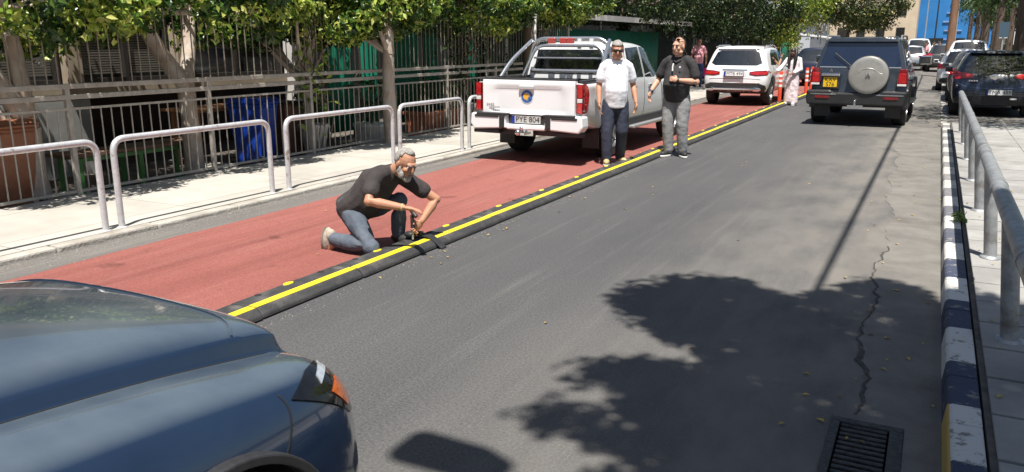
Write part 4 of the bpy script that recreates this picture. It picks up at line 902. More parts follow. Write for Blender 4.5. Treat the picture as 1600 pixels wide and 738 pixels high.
# ================================================================== WHITE SUV with an arm out of its window
def suv_white(loc):
    o = empty('suv_car', loc, 'white suv with red tail lights stopped ahead of the pickup on the red lane', 'car', None, R(-.5))
    W = .885; L_ = 4.66; zr = 1.60; zs = 1.0; zb = .34
    yr = [(zb, .1), (.45, .03), (.6, 0), (.85, .02), (1.0, .08), (1.08, .13), (1.5, .36), (1.62, .45)]; yf = [(zb, L_ - .08), (.5, L_), (.8, L_ - .04), (1.0, L_ - .15), (1.6, L_ - .15)]
    st = [(0, zb + .05, zs, zr, .73, W * .97, W * .93, .66), (.06, zb, zs, zr, .81, W, W * .965, .68), (.2, zb, zs, zr + .01, .82, W, W * .965, .69), (.45, zb, zs - .01, zr + .01, .82, W, W * .96, .68), (.57, zb, zs - .02, zr - .05, .82, W, W * .955, .66), (.72, zb, zs - .03, zs + .05, .82, W, W * .94, .7), (.88, zb, zs - .08, zs - .0, .81, W * .99, W * .9, .66), (1, zb + .06, zs - .2, zs - .14, .75, W * .9, W * .8, .55)]
    T = finish_body(car_loft(st, yr, yf, .08, [('row', 5, .3), ('row', 1, .3)], 2, [(.86, .36, .42, .65, 1.1), (L_ - .92, .36, .42, .65, 1.1)]), 'body', M_wcar, o)
    patch(T, 'rear', [(-.69, 1.15), (-.57, 1.09), (.57, 1.09), (.69, 1.15), (.57, 1.44), (.47, 1.485), (-.47, 1.485), (-.57, 1.44)], 'rear_window', M_glass, o, .004)
    for s, v in ((1, 'right'), (-1, 'left')):
        patch(T, v, [(.8, 1.1), (2.05, 1.06), (2.05, 1.5), (1.3, 1.51), (.98, 1.4)], 'side_window', M_glass, o, .004)
        patch(T, v, [(2.12, 1.06), (3.1, 1.03), (2.7, 1.4), (2.12, 1.5)], 'side_window', M_glass, o, .004)
        strip(T, v, [(2.08, .42), (2.08, 1.03)], .012, 'door_seam', M_seam, o); strip(T, v, smoothline([(1.3, .62), (1.1, .9), (1.0, 1.05)]), .012, 'door_seam', M_seam, o)
        for x in (1.35, 2.2): patch(T, v, [(x, .92), (x + .19, .92), (x + .19, .945), (x, .945)], 'door_handle', M_chrome, o, .03)
        door_mirror(o, s * .87, 2.95, 1.03, M_wcar, s, sc=1.15)
        tl = patch(T, 'rear', [(s * q, z) for q, z in ((.40, .85), (.57, .82), (.845, .835), (.868, .9), (.855, .965), (.57, .95), (.40, .92))][::s], 'tail_light', M_redd, o, .012, .05)
        patch(T, 'rear', [(s * q, z) for q, z in ((.43, .865), (.57, .845), (.825, .85), (.845, .9), (.825, .93), (.57, .92), (.43, .9))][::s], 'lens', M_red, tl, .02, .05)
        b = MB(); b.tube([(s * .655, .6, 1.58), (s * .645, .8, 1.625), (s * .64, 2.0, 1.63), (s * .62, 2.6, 1.55)], .016, 8); b.build('roof_rail', M_chrome, o, sm=60)
        b = MB(); b.lathe([(.05, 0), (.055, -.03), (.03, -.035)], (s * .62, .02, .46), 16, 'y', Matrix.Diagonal((2.4, 1, 1, 1))); b.build('exhaust_tip', M_chrome, o, sm=50)
        patch(T, v, [(.86 + .46 * math.cos(a), .36 + .46 * math.sin(a)) for a in [R(q) for q in range(0, 181, 12)]] + [(.86 + .42 * math.cos(a), .36 + .42 * math.sin(a)) for a in [R(q) for q in range(180, -1, -12)]], 'wheel_arch_trim', M_black, o, .01)
    patch(T, 'rear', [(-.84, .36), (.84, .36), (.82, .56), (.66, .62), (-.66, .62), (-.82, .56)], 'rear_valance', M_black, o, .01)
    b = MB(); b.box((0, .0, .46), (1.1, .05, .06)); b.build('skid_plate', M_chrome, o, bevel=.012)
    strip(T, 'rear', [(-.68, .625), (.68, .625)], .014, 'chrome_strip', M_chrome, o, .008)
    patch(T, 'rear', [(-.33, .80), (.33, .80), (.36, .97), (-.36, .97)], 'plate_recess', mat('white_shade_plastic', (.6, .6, .62), None, rough=.35), o, .003)
    plate(o, (-.0, -.005, .87), 'MTB 494', .52, .115, M_plw, rx=R(-8)); strip(T, 'rear', [(-.34, .975), (.34, .975)], .03, 'chrome_strip', M_chrome, o, .012)
    strip(T, 'rear', smoothline([(-.7, .72), (-.4, .74), (.4, .74), (.7, .72)]), .01, 'tailgate_seam', M_seam, o)
    patch(T, 'rear', [(-.55, 1.52), (.55, 1.52), (.56, 1.56), (-.56, 1.56)], 'roof_spoiler', M_wcar, o, .05)
    b = MB(); b.tube([(.02, .17, 1.10), (.33, .2, 1.135)], .012, 6); b.build('wiper', M_black, o)
    patch(T, 'front', [(-.7, 1.08), (.7, 1.08), (.58, 1.5), (-.58, 1.5)], 'windscreen', M_glass, o, .004)
    wheels(o, (.86, L_ - .92), W - .13, .36, .24, spokes=5); b = MB(); b.box((0, L_ / 2, .42), (1.4, L_ * .8, .2)); b.build('underbody', M_black, o)
    return o
suv_white((-4.93, 22.6, .006))
# ================================================================== DARK BOXY 4x4 with spare wheel
def offroader(loc):
    o = empty('offroad_car', loc, 'dark blue boxy off-road car with grey spare wheel cover driving away on the road', 'car', None, R(-1))
    pm = mat('dark_blue_paint', (.020, .026, .036), (.028, .034, .045), 3, .25, coat=.8, dust=((.05, .05, .05), 5, .5, .8)); gp = mat('lower_grey_paint', (.014, .014, .015), (.021, .021, .022), 4, .4, coat=.3)
    W = .93; L_ = 4.6; zr = 1.80; zs = 1.12; zb = .42
    yr = [(zb, .12), (.5, .02), (.72, .0), (.78, .06), (1.1, .1), (1.3, .14), (1.75, .27), (1.85, .3)]; yf = [(zb, L_ - .06), (.6, L_), (1.0, L_ - .06), (1.8, L_ - .1)]
    st = [(0, zb + .04, zs, zr, .82, W * .985, W * .955, .71), (.03, zb, zs, zr + .01, .86, W, W * .965, .735), (.2, zb, zs, zr + .03, .88, W, W * .965, .75), (.5, zb, zs, zr + .03, .88, W, W * .965, .74), (.6, zb, zs - .01, zr, .88, W, W * .96, .72), (.72, zb, zs - .02, zs + .06, .88, W, W * .95, .74), (.9, zb, zs - .05, zs + .02, .87, W, W * .92, .7), (1, zb + .06, zs - .16, zs - .1, .8, W * .93, W * .84, .6)]
    T = finish_body(car_loft(st, yr, yf, .05, [('row', 5, .35), ('row', 7, .3), ('ring', 0, .35), ('row', 1, .3)], 2, [(.86, .39, .46, .62, 1.1), (L_ - .9, .39, .46, .62, 1.1)]), 'body', pm, o)
    patch(T, 'rear', [(-.78, 1.26), (-.74, 1.22), (.74, 1.22), (.78, 1.26), (.665, 1.69), (.6, 1.72), (-.6, 1.72), (-.665, 1.69)], 'rear_window', mat('blue_tint_glass', (.006, .012, .03), (.01, .018, .04), 2, .05, spec=.9, coat=.6), o, .004)
    patch(T, 'rear', [(-.66, 1.72), (.66, 1.72), (.64, 1.79), (-.64, 1.79)], 'roof_spoiler', pm, o, .07)
    strip(T, 'rear', [(-.78, 1.21), (.78, 1.21)], .02, 'trim_strip', mat('trim_grey', (.2, .22, .25), None, rough=.3), o, .006)
    for s, v in ((1, 'right'), (-1, 'left')):
        patch(T, v, [(.42, 1.2), (1.28, 1.19), (1.28, 1.68), (.52, 1.66)], 'side_window', M_glass, o, .004); patch(T, v, [(1.36, 1.19), (2.15, 1.18), (2.15, 1.69), (1.36, 1.69)], 'side_window', M_glass, o, .004); patch(T, v, [(2.23, 1.18), (3.15, 1.15), (2.8, 1.62), (2.23, 1.69)], 'side_window', M_glass, o, .004)
        for x in (1.32, 2.19): strip(T, v, [(x, .55), (x, 1.16)], .012, 'door_seam', M_seam, o)
        for x in (1.45, 2.3): patch(T, v, [(x, 1.02), (x + .2, 1.02), (x + .2, 1.05), (x, 1.05)], 'door_handle', M_chrome, o, .03)
        tb = MB(); tb.prism([(s * q, z) for q, z in ((.735, .84), (.90, .84), (.935, .86), (.94, 1.0), (.915, 1.17), (.89, 1.19), (.775, 1.19), (.745, 1.05))][::s], .035, .27); tl = tb.build('tail_light', M_redd, o, bevel=.018); tb = MB(); tb.box((s * .83, .03, 1.0), (.13, .02, .2)); tb.build('lens', M_red, tl, bevel=.006)
        b = MB(); b.box((s * .83, .028, .865), (.17, .02, .04)); b.build('lens', M_clear, tl, bevel=.006)
        b = MB(); b.tube([(s * .72, .3, 1.76), (s * .715, .45, 1.845), (s * .71, 2.3, 1.85), (s * .71, 2.6, 1.78)], .02, 8); b.build('roof_rail', mat('rail_grey', (.3, .31, .32), None, rough=.4, metal=.5), o, sm=60)
        door_mirror(o, s * .92, 2.95, 1.22, M_chrome, s, sc=1.6)
        bA = MB(); bA.prism([(.86 + .53 * math.cos(a), .39 + .53 * math.sin(a)) for a in [R(q) for q in range(-5, 186, 10)]] + [(.86 + .45 * math.cos(a), .39 + .45 * math.sin(a)) for a in [R(q) for q in range(185, -6, -10)]], s * (W - .08), s * (W + .035), 'x'); bA.build('wheel_arch_flare', gp, o, bevel=.02)
        bA = MB(); bA.prism([(L_ - .9 + .53 * math.cos(a), .39 + .53 * math.sin(a)) for a in [R(q) for q in range(-5, 186, 10)]] + [(L_ - .9 + .45 * math.cos(a), .39 + .45 * math.sin(a)) for a in [R(q) for q in range(185, -6, -10)]], s * (W - .08), s * (W + .035), 'x'); bA.build('wheel_arch_flare', gp, o, bevel=.02)
        b = MB(); b.box((s * (W + .01), 2.3, .43), (.16, 1.8, .05)); b.build('side_step', gp, o, bevel=.015)
        b = MB(); b.box((s * .70, .35, .32), (.3, .02, .3)); b.build('mud_flap', M_black, o)
    # bumper
    e = empty('bumper', (0, 0, 0)); e.parent = o
    b = MB(); b.prism([(-.96, .44), (.96, .44), (.985, .56), (.97, .74), (.5, .75), (.45, .70), (-.45, .70), (-.5, .75), (-.97, .74), (-.985, .56)], -.1, .2); b.build('bumper_shell', gp, e, bevel=.045)
    for s in (-1, 1): b = MB(); b.box((s * .66, -.105, .60), (.28, .02, .055)); b.build('reflector', M_redd, e, bevel=.006); b = MB(); b.box((s * .64, -.1, .66), (.5, .02, .022)); b.build('trim_strip', M_chrome, e, bevel=.005)
    b = MB(); b.tube([(.0, -.05, .44), (0, -.2, .46), (0, -.2, .52)], .02, 8); b.sphere((0, -.2, .535), .03, 10, 8); b.box((0, -.03, .42), (.3, .1, .05)); b.build('tow_hitch', M_chrome, e, sm=40)
    # number plate housing
    b = MB(); b.box((-.53, .035, .93), (.36, .08, .34)); b.build('plate_housing', pm, o, bevel=.015)
    plate(o, (-.53, -.012, .905), '', .27, .2, M_ply, False, ['KXV', '576'], size=.115)
    b = MB(); b.box((-.53, -.02, 1.055), (.38, .06, .06)); b.build('plate_lamp_bar', M_chrome, o, bevel=.02)
    # spare wheel
    e = empty('spare_wheel', (.20, .0, 1.06)); e.parent = o; M_cov = mat('cover_silver', (.30, .29, .27), (.36, .35, .325), 6, .35, .35, coat=.3)
    b = MB(); b.lathe([(.0, .12), (.36, .12), (.385, .06), (.385, -.09), (.375, -.125), (.35, -.14), (.3, -.145), (0, -.165)], n=48, axis='y'); b.build('cover', M_cov, e, sm=30)
    b = MB(); b.lathe([(.388, .06), (.395, .03), (.388, -.0)], n=48, axis='y'); b.build('cover_band', M_black, e, sm=30)
    b = MB(); pts = smoothline([(-.36, .02, 0), (-.2, .05, 0), (-.1, .12, 0), (0, .14, 0), (.1, .12, 0), (.2, .05, 0), (.36, .02, 0)], 5); b.tube([(p.x, -.155 + .03 * (p.x / .36) ** 2, p.y) for p in pts], .009, 6); b.build('raised_line', M_cov, e, sm=60)
    b = MB()
    for k in range(3):
        a = R(90 + 120 * k); c, s_ = math.cos(a), math.sin(a); q = lambda u, v_: (u * c - v_ * s_, u * s_ + v_ * c); b.prism([q(.004, 0), q(.028, .018), q(.052, 0), q(.028, -.018)], -.178, -.165)
    b.build('emblem', M_chrome, e)
    b = MB()
    for k in range(3):
        a = R(90 + 120 * k); c, s_ = math.cos(a), math.sin(a); q = lambda u, v_: (-.53 + u * c - v_ * s_, 1.14 + u * s_ + v_ * c); b.prism([q(.003, 0), q(.017, .011), q(.032, 0), q(.017, -.011)], .05, .11)
    b.build('emblem', M_chrome, o)
    b = MB(); b.tube([(-.12, .1, 1.2), (-.5, .17, 1.5)], .011, 6); b.build('wiper', M_black, o)
    patch(T, 'front', [(-.74, 1.2), (.74, 1.2), (.64, 1.66), (-.64, 1.66)], 'windscreen', M_glass, o, .004)
    wheels(o, (.86, L_ - .9), W - .12, .39, .27, spokes=6, rimr=.56); b = MB(); b.box((0, L_ / 2, .48), (1.45, L_ * .84, .2)); b.build('underbody', M_black, o)
    return o
offroader((-1.44, 18.25, 0))
# ================================================================== OTHER CARS
M_navy = mat('navy_car_paint', (.012, .016, .035), (.016, .022, .045), 3, .25, coat=.8); M_dgrey = mat('graphite_car_paint', (.05, .052, .055), (.07, .072, .075), 3, .3, .3, coat=.8); M_silver = mat('silver_car_paint', (.42, .43, .44), (.5, .51, .52), 3, .3, .5, coat=.6); M_rcar = mat('red_car_paint', (.40, .02, .02), (.46, .03, .03), 3, .3, coat=.7)
o, T = simple_car('parked_car', (1.2, 21.9, 0), 'dark navy hatchback parked nearest behind the pipe railing', 'car', 'cars parked on the right', M_navy, 4.07, .86, 1.52, .95, plate_txt=None, light_low=.86, light_in=.42)
plate(o, (.12, -.02, .58), 'TMA 489', .52, .115, M_plw)
b = MB(); b.lathe([(.07, 0), (.07, -.012), (.055, -.016), (.055, -.004)], (0, .03, .93), 20, 'y', Matrix.Diagonal((1.25, 1, 1, 1))); b.tube([(-.07, .02, .93), (0, .018, .95), (.07, .02, .93)], .012, 6); b.build('emblem', M_chrome, o, sm=50)
for x_, t_ in ((-.5, 4), ):
    b = MB()
    for k in range(t_): b.box((x_ + .05 * k, .03, .84), (.035, .04, .028))
    b.build('badge', M_chrome, o)
b = MB(); b.box((.42, -.02, .44), (.14, .02, .035)); b.build('reflector', M_clear, o)
strip(T, 'rear', smoothline([(-.74, .80), (-.55, .70), (0, .66), (.55, .70), (.74, .80)]), .014, 'crease_line', mat('navy_highlight', (.06, .08, .14), None, rough=.2, coat=.8), o, .004)
patch(T, 'rear', [(-.6, 1.44), (.6, 1.44), (.58, 1.49), (-.58, 1.49)], 'roof_spoiler', M_navy, o, .06)
simple_car('parked_car', (1.15, 27.0, 0), 'dark graphite hatchback parked just ahead of the navy hatchback', 'car', 'cars parked on the right', M_dgrey, 4.1, .86, 1.47, .93, light_low=.80, light_in=.6)
simple_car('parked_car', (.86, 33.0, 0), 'white hatchback with red lights parked ahead of the graphite one', 'car', 'cars parked on the right', M_wcar, 4.2, .87, 1.47, .93, light_low=.78, light_in=.4)
simple_car('parked_car', (1.12, 40.5, 0), 'tall white suv parked ahead of the white hatchback', 'car', 'cars parked on the right', M_wcar, 4.6, .92, 1.80, 1.05, kind='suv', light_low=.95, light_in=.6)
simple_car('parked_car', (.25, 54.0, 0), 'dark grey suv pulling out beyond the tall white suv', 'car', None, M_dgrey, 4.4, .9, 1.6, 1.0, kind='suv', light_low=.9, light_in=.6)
simple_car('moving_car', (-4.35, 34.0, 0), 'dark blue saloon behind the woman in pink, ahead on the red lane', 'car', None, M_navy, 4.3, .87, 1.5, .95)
simple_car('moving_car', (-2.9, 37.5, 0), 'red hatchback seen between the woman in pink and the off-road car', 'car', None, M_rcar, 4.0, .86, 1.46, .92)
simple_car('moving_car', (-1.55, 56.0, 0), 'silver saloon ahead of the off-road car, left of its door mirror', 'car', None, M_silver, 4.4, .9, 1.5, .95)
simple_car('moving_car', (-1.4, 66.0, 0), 'white van-like car far ahead on the road above the silver saloon', 'car', None, M_wcar, 4.8, .95, 1.95, 1.1, kind='suv')
for x, y, m, lb in ((.6, 66, M_silver, 'silver car parked far along the right kerb'), (.7, 74, M_wcar, 'white car parked far along the right kerb'), (.6, 82, M_rcar, 'red car parked far along the right kerb'), (-5.5, 62, M_wcar, 'white car far off by the round sign'), (-4.6, 82, M_silver, 'silver car at the far end of the left lane'), (-1.6, 92, M_dgrey, 'dark car at the far end of the road'), (-.2, 104, M_wcar, 'small white car where the road meets the blue building')):
    simple_car('distant_car', (x, y, 0), lb, 'car', 'far off cars', m, 4.2, .87, 1.5, .95)
# ---- delineator posts
M_dred = mat('flex_post_red', (.62, .06, .025), (.7, .085, .035), 6, .5); M_refl = mat('reflective_white', (.75, .72, .7), (.82, .8, .78), 20, .4)
pr = empty('flexible_post', (0, 0, 0)); b = MB(); b.lathe([(.058, 0), (.054, .05), (.050, .86), (.042, .89), (0, .89)], n=14); b.build('post_body', M_dred, pr, sm=40)
b = MB(); b.lathe([(.11, 0), (.1, .03), (.05, .045)], n=16); b.build('base', M_black, pr, sm=40)
for z in (.48, .62, .76): b = MB(); b.lathe([(.0555, z - .03), (.0545, z + .04)], n=14); b.build('band', M_refl, pr, sm=40)
for k, (x, y, lb) in enumerate(((-3.99, 24.5, 'red and white flexible post nearest the rear wheel of the white suv'), (-3.96, 25.4, 'second red and white flexible post, just left of the woman in pink'), (-3.8, 28.4, 'red and white flexible post peeking out right behind the woman in pink'), (-3.8, 29.6, 'red and white flexible post beyond the woman in pink'), (-3.8, 30.8, 'red and white flexible post close to the tail light of the off-road car'), (-3.8, 32.4, 'far red and white flexible post in the row'), (-3.8, 34.4, 'farthest red and white flexible post in the row'))):
    q = pr if k == 0 else copy_tree(pr); q.location = (x, y, .006); tag(q, lb, 'flexible post', 'red and white flexible posts')
# ================================================================== FOREGROUND CAR (only its right front shows)
M_fpaint = mat('blue_grey_paint', (.006, .015, .038), (.009, .021, .048), 2, .2, coat=1, spec=.5)
N, L = nodes_of(M_fpaint); bs = N['Principled BSDF']; src = bs.inputs['Base Color'].links[0].from_socket
tc = N.new('ShaderNodeTexCoord'); vv = N.new('ShaderNodeTexVoronoi'); vv.inputs['Scale'].default_value = 160; L.new(tc.outputs['Object'], vv.inputs['Vector'])
n4 = N.new('ShaderNodeTexNoise'); n4.inputs['Scale'].default_value = 5; n4.inputs['Detail'].default_value = 4; L.new(tc.outputs['Object'], n4.inputs['Vector'])
def rp(f, p0, p1, c0, c1):
    r = N.new('ShaderNodeValToRGB'); r.color_ramp.elements[0].position = p0; r.color_ramp.elements[1].position = p1; r.color_ramp.elements[0].color = (c0, c0, c0, 1); r.color_ramp.elements[1].color = (c1, c1, c1, 1); L.new(f, r.inputs['Fac']); return r.outputs['Color']
mu = N.new('ShaderNodeMath'); mu.operation = 'MULTIPLY'; L.new(rp(vv.outputs['Distance'], .1, .3, 1, 0), mu.inputs[0]); L.new(rp(n4.outputs['Fac'], .36, .7, 0, .8), mu.inputs[1])
geo = N.new('ShaderNodeNewGeometry'); sz = N.new('ShaderNodeSeparateXYZ'); L.new(geo.outputs['Normal'], sz.inputs[0]); mz_ = N.new('ShaderNodeMapRange'); mz_.inputs['From Min'].default_value = .80; mz_.inputs['From Max'].default_value = .96; mz_.inputs['To Min'].default_value = .04; L.new(sz.outputs['Z'], mz_.inputs['Value'])
n5 = N.new('ShaderNodeTexNoise'); n5.inputs['Scale'].default_value = 2.2; n5.inputs['Detail'].default_value = 7; L.new(tc.outputs['Object'], n5.inputs['Vector'])
mu1 = N.new('ShaderNodeMath'); mu1.operation = 'MAXIMUM'; L.new(mu.outputs[0], mu1.inputs[0]); L.new(rp(n5.outputs['Fac'], .3, .72, .22, .75), mu1.inputs[1])
mu2 = N.new('ShaderNodeMath'); mu2.operation = 'MULTIPLY'; L.new(mu1.outputs[0], mu2.inputs[0]); L.new(mz_.outputs[0], mu2.inputs[1])
mx = N.new('ShaderNodeMix'); mx.data_type = 'RGBA'; L.new(mu2.outputs[0], mx.inputs['Factor']); L.new(src, mx.inputs['A']); mx.inputs['B'].default_value = (.15, .185, .205, 1); L.new(mx.outputs['Result'], bs.inputs['Base Color'])
fc = empty('blue_car', (-2.33, -2.55, 0), 'dark blue-grey car with dusty bonnet cut off at the lower left, nearest the viewer', 'car')
OY = 2.55
X0 = [0, .30, .50, .565, .585, .70, .83, .91, .945, .93, .80]
def SS(y, z, x=None, bow=0):
    x = x or X0; return [(x[i], y + OY - bow * (x[i] / .9) ** 2, z[i]) for i in range(11)]
def xs(**k):
    q = list(X0)
    for a, v in k.items(): q[int(a[1:])] = v
    return q
RX = [0, .30, .52, .60, .66, .82, .91, .945, .95, .93, .80]
secs = [SS(-2.5, [1.02, 1.02, 1.01, 1.0, .98, .94, .88, .8, .55, .32, .28], [0, .3, .5, .56, .62, .72, .78, .82, .82, .8, .7]), SS(-2.42, [1.12, 1.12, 1.11, 1.08, 1.05, 1.0, .93, .82, .55, .27, .24], RX), SS(-2.1, [1.50, 1.49, 1.46, 1.40, 1.3, 1.02, .95, .82, .55, .26, .22], RX), SS(-1.6, [1.60, 1.59, 1.56, 1.5, 1.4, 1.02, .95, .82, .55, .25, .2], RX), SS(-.9, [1.62, 1.61, 1.58, 1.52, 1.42, 1.01, .95, .82, .55, .25, .2], RX), SS(-.5, [1.55, 1.54, 1.5, 1.44, 1.36, 1.0, .95, .82, .55, .25, .2], RX),
        SS(.02, [1.12, 1.115, 1.09, 1.06, 1.03, 1.0, .95, .82, .55, .25, .2]), SS(.1, [1.09, 1.085, 1.06, 1.02, .985, .985, .94, .82, .55, .25, .2]),
        SS(.5, [1.06, 1.05, 1.025, .985, .945, .95, .905, .80, .55, .25, .2]), SS(.92, [1.03, 1.02, .99, .945, .905, .915, .88, .78, .55, .25, .2]), SS(1.3, [.985, .975, .95, .90, .86, .87, .84, .755, .55, .25, .2], xs(p8=.94)),
        SS(1.58, [.925, .92, .905, .87, .81, .825, .80, .73, .53, .25, .2], xs(p6=.825, p7=.895, p8=.925, p9=.91), .02), SS(1.73, [.89, .885, .875, .845, .785, .795, .775, .70, .51, .25, .2], xs(p5=.69, p6=.80, p7=.87, p8=.905, p9=.89), .03),
        SS(1.775, [.865, .862, .85, .825, .77, .78, .76, .685, .50, .25, .2], xs(p5=.68, p6=.785, p7=.85, p8=.89, p9=.87), .03), SS(1.80, [.77, .768, .765, .76, .755, .765, .745, .67, .49, .25, .2], xs(p5=.67, p6=.77, p7=.835, p8=.87, p9=.86), .03),
        SS(1.88, [.735, .735, .73, .725, .715, .715, .695, .62, .46, .25, .2], xs(p4=.58, p5=.65, p6=.74, p7=.80, p8=.83, p9=.81, p10=.7), .05), SS(1.97, [.66, .655, .65, .64, .635, .62, .60, .55, .43, .26, .22], xs(p3=.55, p4=.565, p5=.61, p6=.68, p7=.73, p8=.75, p9=.73, p10=.62), .10),
        SS(2.0, [.58, .575, .57, .56, .55, .54, .52, .48, .41, .3, .26], [0, .2, .35, .42, .45, .5, .56, .6, .62, .6, .52], .12)]
bm = bmesh.new(); rings = []
for row in secs:
    A = [bm.verts.new(p) for p in row]; rings.append((A, [A[0]] + [bm.verts.new((-p[0], p[1], p[2])) for p in row[1:]]))
for (A, B), (C_, D) in zip(rings, rings[1:]):
    for i in range(10): bm.faces.new((A[i], A[i + 1], C_[i + 1], C_[i])); bm.faces.new((B[i + 1], B[i], D[i], D[i + 1]))
    bm.faces.new((A[10], B[10], D[10], C_[10]))
for A, B in (rings[0], rings[-1]):
    bm.faces.new((A[0], A[1], B[1])) 
    for i in range(1, 10): bm.faces.new((A[i], A[i + 1], B[i + 1], B[i]))
bmesh.ops.recalc_face_normals(bm, faces=bm.faces)
cl = bm.edges.layers.float.new('crease_edge'); idm = {}
for si, (A, B) in enumerate(rings):
    for i in range(11): idm[A[i]] = (si, i); idm[B[i]] = (si, i)
for e in bm.edges:
    a, b_ = idm[e.verts[0]], idm[e.verts[1]]
    if a[1] == b_[1] and a[1] in (3, 4) and 7 <= min(a[0], b_[0]) <= 13: e[cl] = .8
    if a[1] == b_[1] == 6 and 6 <= min(a[0], b_[0]) <= 12: e[cl] = .25
    if a[0] == b_[0] and a[0] in (13, 14) and max(a[1], b_[1]) <= 3: e[cl] = .75
me = bpy.data.meshes.new('body'); bm.to_mesh(me); bm.free(); fo = mobj('body', me, None)
s_ = fo.modifiers.new('s', 'SUBSURF'); s_.levels = s_.render_levels = 3; bake(fo)
for y in (1.2, -1.5):
    for s in (-1, 1):
        c = MB(); c.lathe([(.385, .62), (.385, 1.15)], (0, y + OY, .335), 64, 'x') if s > 0 else c.lathe([(.385, -1.15), (.385, -.62)], (0, y + OY, .335), 64, 'x'); boolean(fo, c)
FT = finish_body(fo, 'body', M_fpaint, fc, 30)
def patch3(tree, pts, d, name, m, parent, t, h=.04, back=.012):
    d = Vector(d).normalized(); u = d.cross(Vector((0, 0, 1))).normalized(); v = u.cross(d)
    DIRS['tmp'] = (d, lambda a, b: u * a + v * b - d * 6); P = [Vector(p) - Vector((-2.33, -2.55, 0)) for p in pts]
    return patch(tree, 'tmp', [(p.dot(u), p.dot(v)) for p in P], name, m, parent, t, h, back)
dn = (-.72, .1, -.55)
M_hl = mat('headlight_black', (.005, .005, .006), (.010, .010, .011), 20, .06, spec=.5); M_drl = mat('light_guide', (.26, .29, .33), (.36, .39, .43), 40, .15, coat=.5); M_amb2 = mat('deep_amber', (.30, .055, .008), (.55, .13, .02), 60, .12, coat=.6); M_seamf = mat('panel_gap_fine', (.006, .007, .009), None, rough=.9)
for s in (1, -1):
    fl = (lambda p: p) if s > 0 else (lambda p: (-4.66 - p[0], p[1], p[2]))
    dd = dn if s > 0 else (-dn[0], dn[1], dn[2]); q = lambda P: [fl(p) for p in (P if s > 0 else P[::-1])]
    hl = patch3(FT, q([(-1.50, 1.52, .745), (-1.475, 1.66, .69), (-1.45, 1.765, .645), (-1.475, 1.84, .64), (-1.52, 1.835, .70), (-1.55, 1.805, .745), (-1.58, 1.745, .785), (-1.545, 1.65, .785)]), dd, 'headlight', M_hl, fc, .006, .025)
    if hl:
        patch3(FT, q([(-1.505, 1.69, .70), (-1.468, 1.75, .660), (-1.488, 1.815, .662), (-1.53, 1.81, .722), (-1.53, 1.76, .735)]), dd, 'side_marker', M_amb2, hl, .010, .02)
        patch3(FT, q([(-1.535, 1.665, .755), (-1.515, 1.66, .735), (-1.555, 1.755, .765), (-1.572, 1.752, .782)]), dd, 'light_strip', M_drl, hl, .011, .02)
    v = 'right' if s > 0 else 'left'
    strip(FT, v, smoothline([(1.485 + OY, .79), (1.49 + OY, .75), (1.46 + OY, .69), (1.40 + OY, .62), (1.37 + OY, .58)]), .006, 'bumper_seam', M_seamf, fc, .002)
    strip(FT, 'top', [(s * .590, .12 + OY), (s * .590, .9 + OY), (s * .590, 1.6 + OY), (s * .588, 1.76 + OY)], .005, 'bonnet_seam', M_seamf, fc, .0015)
    patch(FT, v, [(-2.0 + OY, 1.12), (-1.2 + OY, 1.08), (-1.2 + OY, 1.42), (-1.75 + OY, 1.42)], 'side_window', M_glass, fc, .004)
    patch(FT, v, [(-1.12 + OY, 1.08), (-.22 + OY, 1.05), (-.52 + OY, 1.32), (-.75 + OY, 1.42), (-1.12 + OY, 1.43)], 'side_window', M_glass, fc, .004)
    strip(FT, v, [(-1.16 + OY, .35), (-1.16 + OY, 1.05)], .01, 'door_seam', M_seam, fc); strip(FT, v, [(-.12 + OY, .4), (-.1 + OY, .98)], .01, 'door_seam', M_seam, fc)
    patch(FT, v, [(-1.1 + OY, .92), (-.9 + OY, .92), (-.9 + OY, .95), (-1.1 + OY, .95)], 'door_handle', M_chrome, fc, .03)
    door_mirror(fc, s * .93, -.25 + OY, 1.02, M_fpaint, s, sc=1.2)
    pts = [(1.2 + OY + .40 * math.cos(a), .335 + .40 * math.sin(a)) for a in [R(g) for g in range(0, 181, 6)]] + [(1.2 + OY + .372 * math.cos(a), .335 + .372 * math.sin(a)) for a in [R(g) for g in range(180, -1, -6)]]
    b = MB(); b.prism(pts, s * .87, s * .938, 'x'); b.build('wheel_arch_trim', M_black, fc, bevel=.006)
    patch(FT, 'rear', [(s * g, z) for g, z in ((.45, .85), (.9, .83), (.88, .95), (.45, .93))][::s], 'tail_light', M_red, fc, .012)
patch(FT, 'front', [(-.6, 1.15), (.6, 1.15), (.52, 1.5), (-.52, 1.5)], 'windscreen', M_glass, fc, .004); patch(FT, 'rear', [(-.6, 1.14), (.6, 1.14), (.5, 1.46), (-.5, 1.46)], 'rear_window', M_glass, fc, .004)
patch(FT, 'front', [(-.5, .42), (.5, .42), (.52, .6), (-.52, .6)], 'grille', M_black, fc, .006)
strip(FT, 'top', smoothline([(-.56, 1.60 + OY), (-.45, 1.665 + OY), (-.2, 1.69 + OY), (.2, 1.69 + OY), (.45, 1.665 + OY), (.555, 1.60 + OY)]), .006, 'bonnet_crease', M_fpaint, fc, .006)
wheels(fc, (1.2 + OY, -1.5 + OY), .82, .335, .23, spokes=5, rimr=.7)
b = MB(); b.box((0, 2.3, .4), (1.3, 3.9, .25)); b.build('underbody', M_black, fc)
